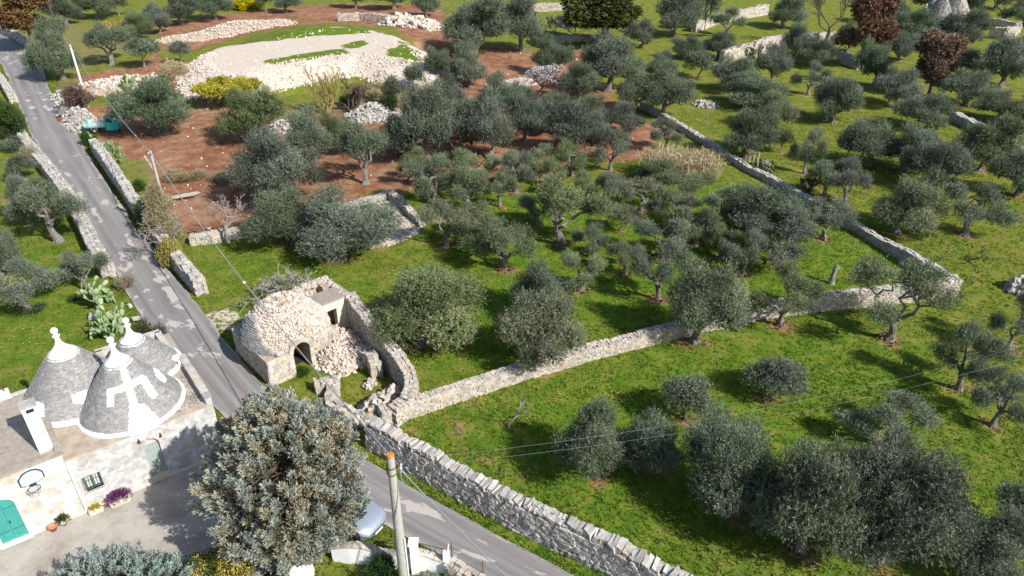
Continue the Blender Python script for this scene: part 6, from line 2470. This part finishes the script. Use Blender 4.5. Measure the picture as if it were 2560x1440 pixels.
def wheel(parent, C, ey, r, w, rim='rim'):
    e1 = np.cross(ey, (0, 0, 1))
    mb = MB()
    prof = [(r * .62, -w / 2), (r * .94, -w / 2), (r, -w * .3), (r, w * .3), (r * .94, w / 2), (r * .62, w / 2)]
    n = 20
    V = [C + (e1 * math.cos(2 * math.pi * k / n) + np.array((0, 0, math.sin(2 * math.pi * k / n)))) * q + ey * y for q, y in prof for k in range(n)]
    F = [[i * n + k, i * n + (k + 1) % n, ((i + 1) % 6) * n + (k + 1) % n, ((i + 1) % 6) * n + k] for i in range(6) for k in range(n)]
    mb.add(V, F)
    wo = mb.build('wheel', MAT['rubber'], parent)
    mb = MB()
    for y, sg in ((-w * .42, -1), (w * .42, 1)):
        V = [C + (e1 * math.cos(2 * math.pi * k / n) + np.array((0, 0, math.sin(2 * math.pi * k / n)))) * r * .64 + ey * y for k in range(n)] + [C + ey * (y - sg * .03)]
        mb.add(V, [[k, (k + 1) % n, n] for k in range(n)])
    mb.build('rim', MAT[rim], wo)


def three_wheeler():
    p = G(262, 328)
    T, ex, ey = frame(p, math.radians(8))
    root = thing('three_wheeler', 'turquoise three-wheeled pickup with pale open bed beside the stone heap', 'pickup', tuple(p))
    # cab: x forward, from bed front (x=.45) to nose (x=1.55)
    def sec(x, w, z0, z1, zt, wt):
        return [T(x, -w, z0), T(x, w, z0), T(x, w, z1), T(x, wt, zt), T(x, -wt, zt), T(x, -w, z1)]
    mb = MB()
    loft(mb, [sec(.42, .64, .26, 1.08, 1.60, .58), sec(.75, .66, .26, 1.08, 1.66, .59), sec(1.10, .66, .26, 1.08, 1.64, .58), sec(1.30, .65, .26, 1.06, 1.42, .57), sec(1.47, .62, .27, 1.03, 1.10, .54), sec(1.60, .56, .30, .92, .98, .46), sec(1.66, .46, .36, .8, .86, .36)])
    cab = mb.build('cab', MAT['turquoise'], root)
    for s_ in (-1, 1):
        mb = MB()
        q = [T(.60, s_ * .668, 1.10), T(1.24, s_ * .668, 1.10), T(1.12, s_ * .61, 1.50), T(.64, s_ * .62, 1.52)]
        mb.add(q, [[0, 1, 2, 3]])
        mb.build('window', MAT['glass'], cab)
    mb = MB()
    mb.add([T(.415, -.48, 1.12), T(.415, .48, 1.12), T(.415, .44, 1.48), T(.415, -.44, 1.48)], [[0, 1, 2, 3]])
    mb.build('rear_window', MAT['glass'], cab)
    mb = MB()
    mb.add([T(1.20, -.5, 1.58), T(1.20, .5, 1.58), T(1.48, .48, 1.12), T(1.48, -.48, 1.12)], [[0, 1, 2, 3]])
    mb.build('windscreen', MAT['glass'], cab)
    for s_ in (-1, 1):
        mb = MB()
        lathe(mb, T(1.52, s_ * .36, .78), [(.01, -.08), (.08, -.06), (.09, 0), (.07, .05), (.01, .06)], 10)
        mb.build('headlight', MAT['headlamp'], cab)
    for s_ in (-1, 1):
        mb = MB()
        box(mb, T(1.1, s_ * .72, 1.2), (.05, .12, .16), ex, ey)
        mb.build('mirror', MAT['iron'], cab)
    # bed with four boards
    mb = MB()
    box(mb, T(-.62, 0, .62), (2.0, 1.34, .08), ex, ey)
    bed = mb.build('bed', MAT['bed_metal'], root)
    for nm, cc, sz in (('side_board', (-.62, .68, .86), (2.0, .04, .44)), ('side_board', (-.62, -.68, .86), (2.0, .04, .44)), ('front_board', (.36, 0, .86), (.04, 1.32, .44)), ('tailboard', (-1.62, 0, .86), (.04, 1.34, .44))):
        mb = MB()
        box(mb, T(*cc), sz, ex, ey)
        mb.build(nm, MAT['turquoise'] if nm == 'tailboard' else MAT['bed_metal'], bed)
    for y_ in (-.703, .703):
        mb = MB()
        box(mb, T(-.62, y_, .70), (1.98, .012, .15), ex, ey)
        mb.build('turquoise_stripe', MAT['turquoise'], bed)
    mb = MB()
    box(mb, T(-.3, 0, .45), (2.6, .5, .16), ex, ey)
    mb.build('chassis', MAT['iron'], root)
    wheel(root, T(-.72, -.56, .26), ey, .26, .18)
    wheel(root, T(-.72, .56, .26), ey, .26, .18)
    wheel(root, T(1.3, 0, .24), ey, .24, .16)
    for y_ in (-.57, .57):
        mb = MB()
        pts = [T(-.72 + .33 * math.cos(q), y_, .30 + .33 * math.sin(q)) for q in np.linspace(.2, 2.94, 9)]
        for a_, b_ in zip(pts, pts[1:]):
            box(mb, (a_ + b_) / 2, (np.linalg.norm(b_ - a_), .22, .02), norm(b_ - a_), ey, np.cross(norm(b_ - a_), ey))
        mb.build('mudguard', MAT['bed_metal'], root)


three_wheeler()


def car():
    p = np.array((-7.25, 21.55, 0))
    T, ex, ey = frame(p, math.radians(-31))
    root = thing('car', 'silver hatchback parked under the blue conifer with its front showing', 'car', tuple(p))
    # lower body sections along x (rear -2.0 .. nose 2.0)
    def sec(x, w, z0, zs, zt, wt):
        return [T(x, -w * .92, z0), T(x, w * .92, z0), T(x, w, z0 + .15), T(x, w, zs), T(x, wt, zt), T(x, wt * .5, zt + .025), T(x, -wt * .5, zt + .025), T(x, -wt, zt), T(x, -w, zs), T(x, -w, z0 + .15)]
    mb = MB()
    loft(mb, [sec(-2.0, .68, .34, .72, .86, .6), sec(-1.85, .80, .24, .78, .95, .7), sec(-1.2, .86, .22, .8, .97, .76), sec(0, .87, .22, .8, .97, .78), sec(.75, .87, .22, .8, .96, .77), sec(1.2, .86, .22, .76, .90, .74), sec(1.6, .82, .22, .70, .80, .66), sec(1.86, .72, .24, .60, .68, .55), sec(2.0, .52, .30, .50, .56, .40), sec(2.05, .36, .34, .44, .48, .25)])
    body = mb.build('body', MAT['silver'], root, smooth=True)
    mb = MB()
    def cab(x, w, zb, wt, zt):
        return [T(x, -w, zb), T(x, w, zb), T(x, wt, zt), T(x, wt * .5, zt + .02), T(x, -wt * .5, zt + .02), T(x, -wt, zt)]
    loft(mb, [cab(-1.85, .70, .93, .60, .98), cab(-1.55, .74, .94, .56, 1.38), cab(-.9, .76, .94, .58, 1.47), cab(-.1, .76, .94, .58, 1.48), cab(.45, .76, .94, .57, 1.40), cab(1.05, .74, .90, .66, .97), cab(1.15, .72, .88, .68, .91)])
    mb.build('glasshouse', MAT['glass'], root, smooth=True)
    mb = MB()
    loft(mb, [cab(-1.5, .575, 1.37, .50, 1.42), cab(-.9, .60, 1.46, .52, 1.50), cab(-.1, .60, 1.47, .52, 1.51), cab(.42, .585, 1.40, .50, 1.43)])
    mb.build('roof', MAT['silver'], root, smooth=True)
    for s_ in (-1, 1):
        mb = MB()
        q = [T(1.58, s_ * .80, .62), T(1.84, s_ * .70, .56), T(1.87, s_ * .64, .66), T(1.60, s_ * .73, .765)]
        V = q + [v + np.array((0, 0, .015)) + ey * s_ * .012 for v in q]
        mb.add(V, [[0, 1, 2, 3], [4, 5, 6, 7], [0, 1, 5, 4], [1, 2, 6, 5], [2, 3, 7, 6], [3, 0, 4, 7]])
        mb.build('headlight', MAT['headlamp'], body)
    mb = MB()
    box(mb, T(2.03, 0, .42), (.05, .62, .09), ex, ey)
    box(mb, T(1.97, 0, .29), (.06, .8, .07), ex, ey)
    mb.build('grille', MAT['iron'], body)
    for s_ in (-1, 1):
        mb = MB()
        box(mb, T(.78, s_ * .90, .98), (.12, .2, .12), ex, ey)
        mb.build('mirror', MAT['silver'], body)
    mb = MB()
    box(mb, T(2.075, 0, .36), (.015, .46, .10), ex, ey)
    mb.build('number_plate', MAT['pipe'], body)
    for x_ in (-1.25, 1.3):
        for y_ in (-.78, .78):
            wheel(root, T(x_, y_, .31), ey, .31, .2, 'bed_metal')


car()


# ------------------------------------------------------------------ pots, planks, stump, stakes, far trulli
def pot(name, label, p, r, h, mat, plant=None, square=None, cat='flower pot'):
    root = thing(name, label, cat, tuple(p))
    mb = MB()
    if square:
        box(mb, p + np.array((0, 0, h / 2)), (square[0], square[1], h), FT, FN, taper=1.12)
    else:
        lathe(mb, p, [(.01, .02), (r * .66, 0), (r * .95, h * .8), (r * 1.08, h * .82), (r * 1.08, h), (r * .92, h), (r * .86, h * .75), (.01, h * .72)], 18)
    mb.build('pot', MAT[mat], root, smooth=not square)
    if plant:
        mt, n, w, hh, lf, wd = plant
        f = MB()
        q = sph(n, -.1) * np.array((w * (1.5 if square else 1), w, hh)) * RNG.uniform(.3, 1, n)[:, None]
        if square:
            q = q[:, :1] * FT * 1.0 + q[:, 1:2] * FN + q[:, 2:] * np.array((0, 0, 1.))
        leaves(f, p + np.array((0, 0, h * .9)) + q, q + np.array((0, 0, .15)), lf, lf * wd, RNG.uniform(0, 1, n))
        f.build('plant', MAT[mt], root)
    return root


pot('flower_pot', 'round terracotta pot without plant beside the teal door', H(-1.25, -.28, .03), .17, .28, 'terracotta')
pot('flower_pot', 'small pot with a spiky green plant near the terracotta pot', H(-.85, -.22, .03), .14, .2, 'planter', ('evergreen', 160, .2, .3, .22, .16))
pot('flower_box', 'small cream box with yellow-green plants below the grilled window', H(.38, -.3, .03), .2, .24, 'planter', ('yellow_bush', 170, .17, .16, .1, .4), (.5, .22))
pot('flower_box', 'cream box overflowing with purple flowers below the window', H(1.32, -.34, .03), .2, .28, 'planter', ('purple', 1500, .36, .42, .09, .35), (.75, .3))
pk = thing('planks', 'three grey boards lying on the brown ground behind the dry conifer', 'planks', tuple(G(460, 492)))
for k, (a_, b_) in enumerate((((428, 492), (496, 479)), ((436, 494), (500, 482)), ((430, 498), (492, 487)))):
    q0, q1 = G(*a_, .25), G(*b_, .3)
    mb = MB()
    d_ = norm(q1 - q0)
    box(mb, (q0 + q1) / 2 + (0, 0, .03 * k), (np.linalg.norm(q1 - q0), .16, .05), d_, np.cross((0, 0, 1), d_))
    mb.build('board', MAT['wood'], pk)
st = thing('tree_stump', 'pale bare stump standing in the grass near the wall corner', 'stump', tuple(G(2078, 706)))
mb = MB()
q = G(2078, 706)
tube(mb, np.array([(0, 0, -.1), (0, 0, .2), (.03, 0, .7), (.05, .02, 1.05), (.16, .02, 1.25)]) + q, [.24, .17, .14, .16, .13], 9, rough=.18)
limb(mb, q + (.05, 0, 1.0), q + (.32, -.05, 1.12), .08, .05, .1, 4, 6)
mb.build('trunk', MAT['pale_bark'], st)
sk_ = thing('stake_frame', 'three pale wooden stakes carrying a dark bundle on the field wall', 'stakes', tuple(G(1880, 425)))
for px, py, hh in ((1872, 418, 1.3), (1882, 422, 1.3), (1892, 428, 1.75)):
    q = G(px, py)
    mb = MB()
    tube(mb, [q, q + np.array((-.06, .05, hh))], .05, 6)
    mb.build('stake', MAT['wood'], sk_)
mb = MB()
q = G(1877, 420) + np.array((-.1, 0, 1.35))
limb(mb, q + (-.35, 0, 0), q + (.6, 0, .05), .16, .07, .1, 5, 7)
mb.build('bundle', MAT['brown_twig'], sk_)


def far_cone(label, px, py, R0, h, z0, mat='slate'):
    c = G(px, py)
    root = thing('trullo', label, 'trullo', tuple(c), 'far trulli')
    mb = MB()
    lathe(mb, c, [(R0 * 1.08, -.2), (R0 * 1.04, z0), (.01, z0)], 26)
    mb.build('wall', MAT['whitewash'], root)
    P, B, S = [], [], []
    mb = MB()
    lathe(mb, c + np.array((0, 0, z0)), [(R0 * (1 - z / (h * 1.02)) ** .94, z) for z in np.linspace(0, h, 12)], 26)
    roof = mb.build('cone_roof', MAT[mat], root)
    z = 0.0
    while z < h * .93:
        r = R0 * (1 - z / (h * 1.02)) ** .94
        n = max(6, int(2 * math.pi * r / .5))
        for k in range(n):
            a = 2 * math.pi * (k + RNG.uniform(0, .5)) / n
            out = np.array((math.cos(a), math.sin(a), 0))
            P.append(c + out * r + np.array((0, 0, z0 + z + .1)))
            B.append(np.stack([np.cross((0, 0, 1.), out), out, np.array((0, 0, 1.))], 1))
            S.append((.5, .3, .2))
        z += .21
    stones(roof, 'roof_stone', P, np.array(B) @ rot_rand(len(B), .05), S, MAT[mat], 0, 'roof_stones', SLABS)
    mb = MB()
    lathe(mb, c + np.array((0, 0, z0 + h * .93)), [(.35, 0), (.12, .35), (.2, .5), (.2, .7), (.01, .85)], 12)
    mb.build('pinnacle', MAT['limestone'], root)


far_cone('leftmost grey cone of the far trulli at the upper right', 2296, 86, 1.25, 2.5, 1.6)
far_cone('small rear cone of the far trulli, second from left', 2317, 62, 1.15, 2.3, 2.0)
far_cone('largest central cone of the far trulli', 2338, 68, 2.0, 3.6, 1.8)
far_cone('low front cone of the far trulli with white wall', 2366, 94, 1.45, 1.9, 1.9)
far_cone('ruined right cone of the far trulli with exposed pale stone', 2380, 64, 2.2, 3.8, 1.6, 'limestone_warm')

# ------------------------------------------------------------------ grass, flowers and weeds over the fields
def grass():
    n = 185000
    # more blades close to the viewer, where single tufts can be told apart
    y = 12 + 68 * RNG.uniform(0, 1, n) ** 1.5
    x = RNG.uniform(-1, 1, n) * (12 + y * .86)
    nv = 9000                                       # thicker weeds along the road edges
    side = RNG.integers(0, 2, nv)
    k = RNG.integers(60, NR - 2, nv)
    e = np.where(side[:, None] == 0, RL[k], RR[k])
    o_ = norm(np.where(side[:, None] == 0, RL[k] - RR[k], RR[k] - RL[k]))
    e = e + o_ * np.abs(RNG.normal(0, .22, nv))[:, None] + RNG.normal(0, .15, (nv, 3))
    x[:nv], y[:nv] = e[:, 0], e[:, 1]
    ok = ~inpoly(x, y, ROAD_POLY) & ~inpoly(x, y, YARD) & ~inpoly(x, y, HOUSE_POLY) & ~inpoly(x, y, RUIN_POLY)
    dens = .25 + .9 * fbm(x, y, 2.2)
    for w, pl in SOIL[:4]:
        ok &= ~(inpoly(x, y, pl) & (RNG.uniform(0, 1, n) < .96 * w))
    for w, pl in DRY[:1]:
        ok &= ~(inpoly(x, y, pl) & (RNG.uniform(0, 1, n) < .6))
    ok &= RNG.uniform(0, 1, n) < dens * 1.1
    x, y = x[ok], y[ok]
    n = len(x)
    z = zg(x, y) - .01
    per = 3
    tone = np.clip(.1 + .85 * fbm(x + 50, y, 6) + RNG.normal(0, .12, n), 0, 1)
    lush = np.zeros(n)
    P = np.repeat(np.stack([x, y, z], -1), per, 0) + RNG.normal(0, .05, (n * per, 3)) * (1, 1, 0)
    D = np.array((0, 0, 1.)) + RNG.normal(0, .55, (n * per, 3))
    Lh = RNG.uniform(.07, .20, n * per) * np.repeat(.6 + .9 * fbm(x, y + 80, 4), per)
    mb = MB()
    # one triangle per blade
    D = norm(D)
    side = norm(np.cross(D, RNG.normal(size=D.shape)))
    W = .030
    V = np.stack([P - side * W, P + side * W, P + D * Lh[:, None]], 1).reshape(-1, 3)
    mb.add(V, np.arange(len(V)).reshape(-1, 3), np.repeat(np.repeat(tone, per), 3))
    o = mb.build('grass', MAT['grass'])
    tag(o, 'short spring grass covering the fields between the olives', 'grass', kind='stuff')
    # yellow flowers
    m = 9000
    i = RNG.choice(n, m, p=(lambda q: q / q.sum())((np.clip(fbm(x + 200, y + 90, 3.5) - .52, 0, 1) * 6) ** 2 + .02))
    mb = MB()
    q = np.stack([x[i], y[i], z[i] + RNG.uniform(.10, .2, m)], -1) + RNG.normal(0, .06, (m, 3)) * (1, 1, 0)
    leaves(mb, q, RNG.normal(0, 1, (m, 3)) * (1, 1, .3), .05, .05, RNG.uniform(0, 1, m))
    o = mb.build('wild_flowers', MAT['yellow_flower'])
    tag(o, 'tiny yellow wild flowers dotted through the grass', 'flowers', kind='stuff')


grass()
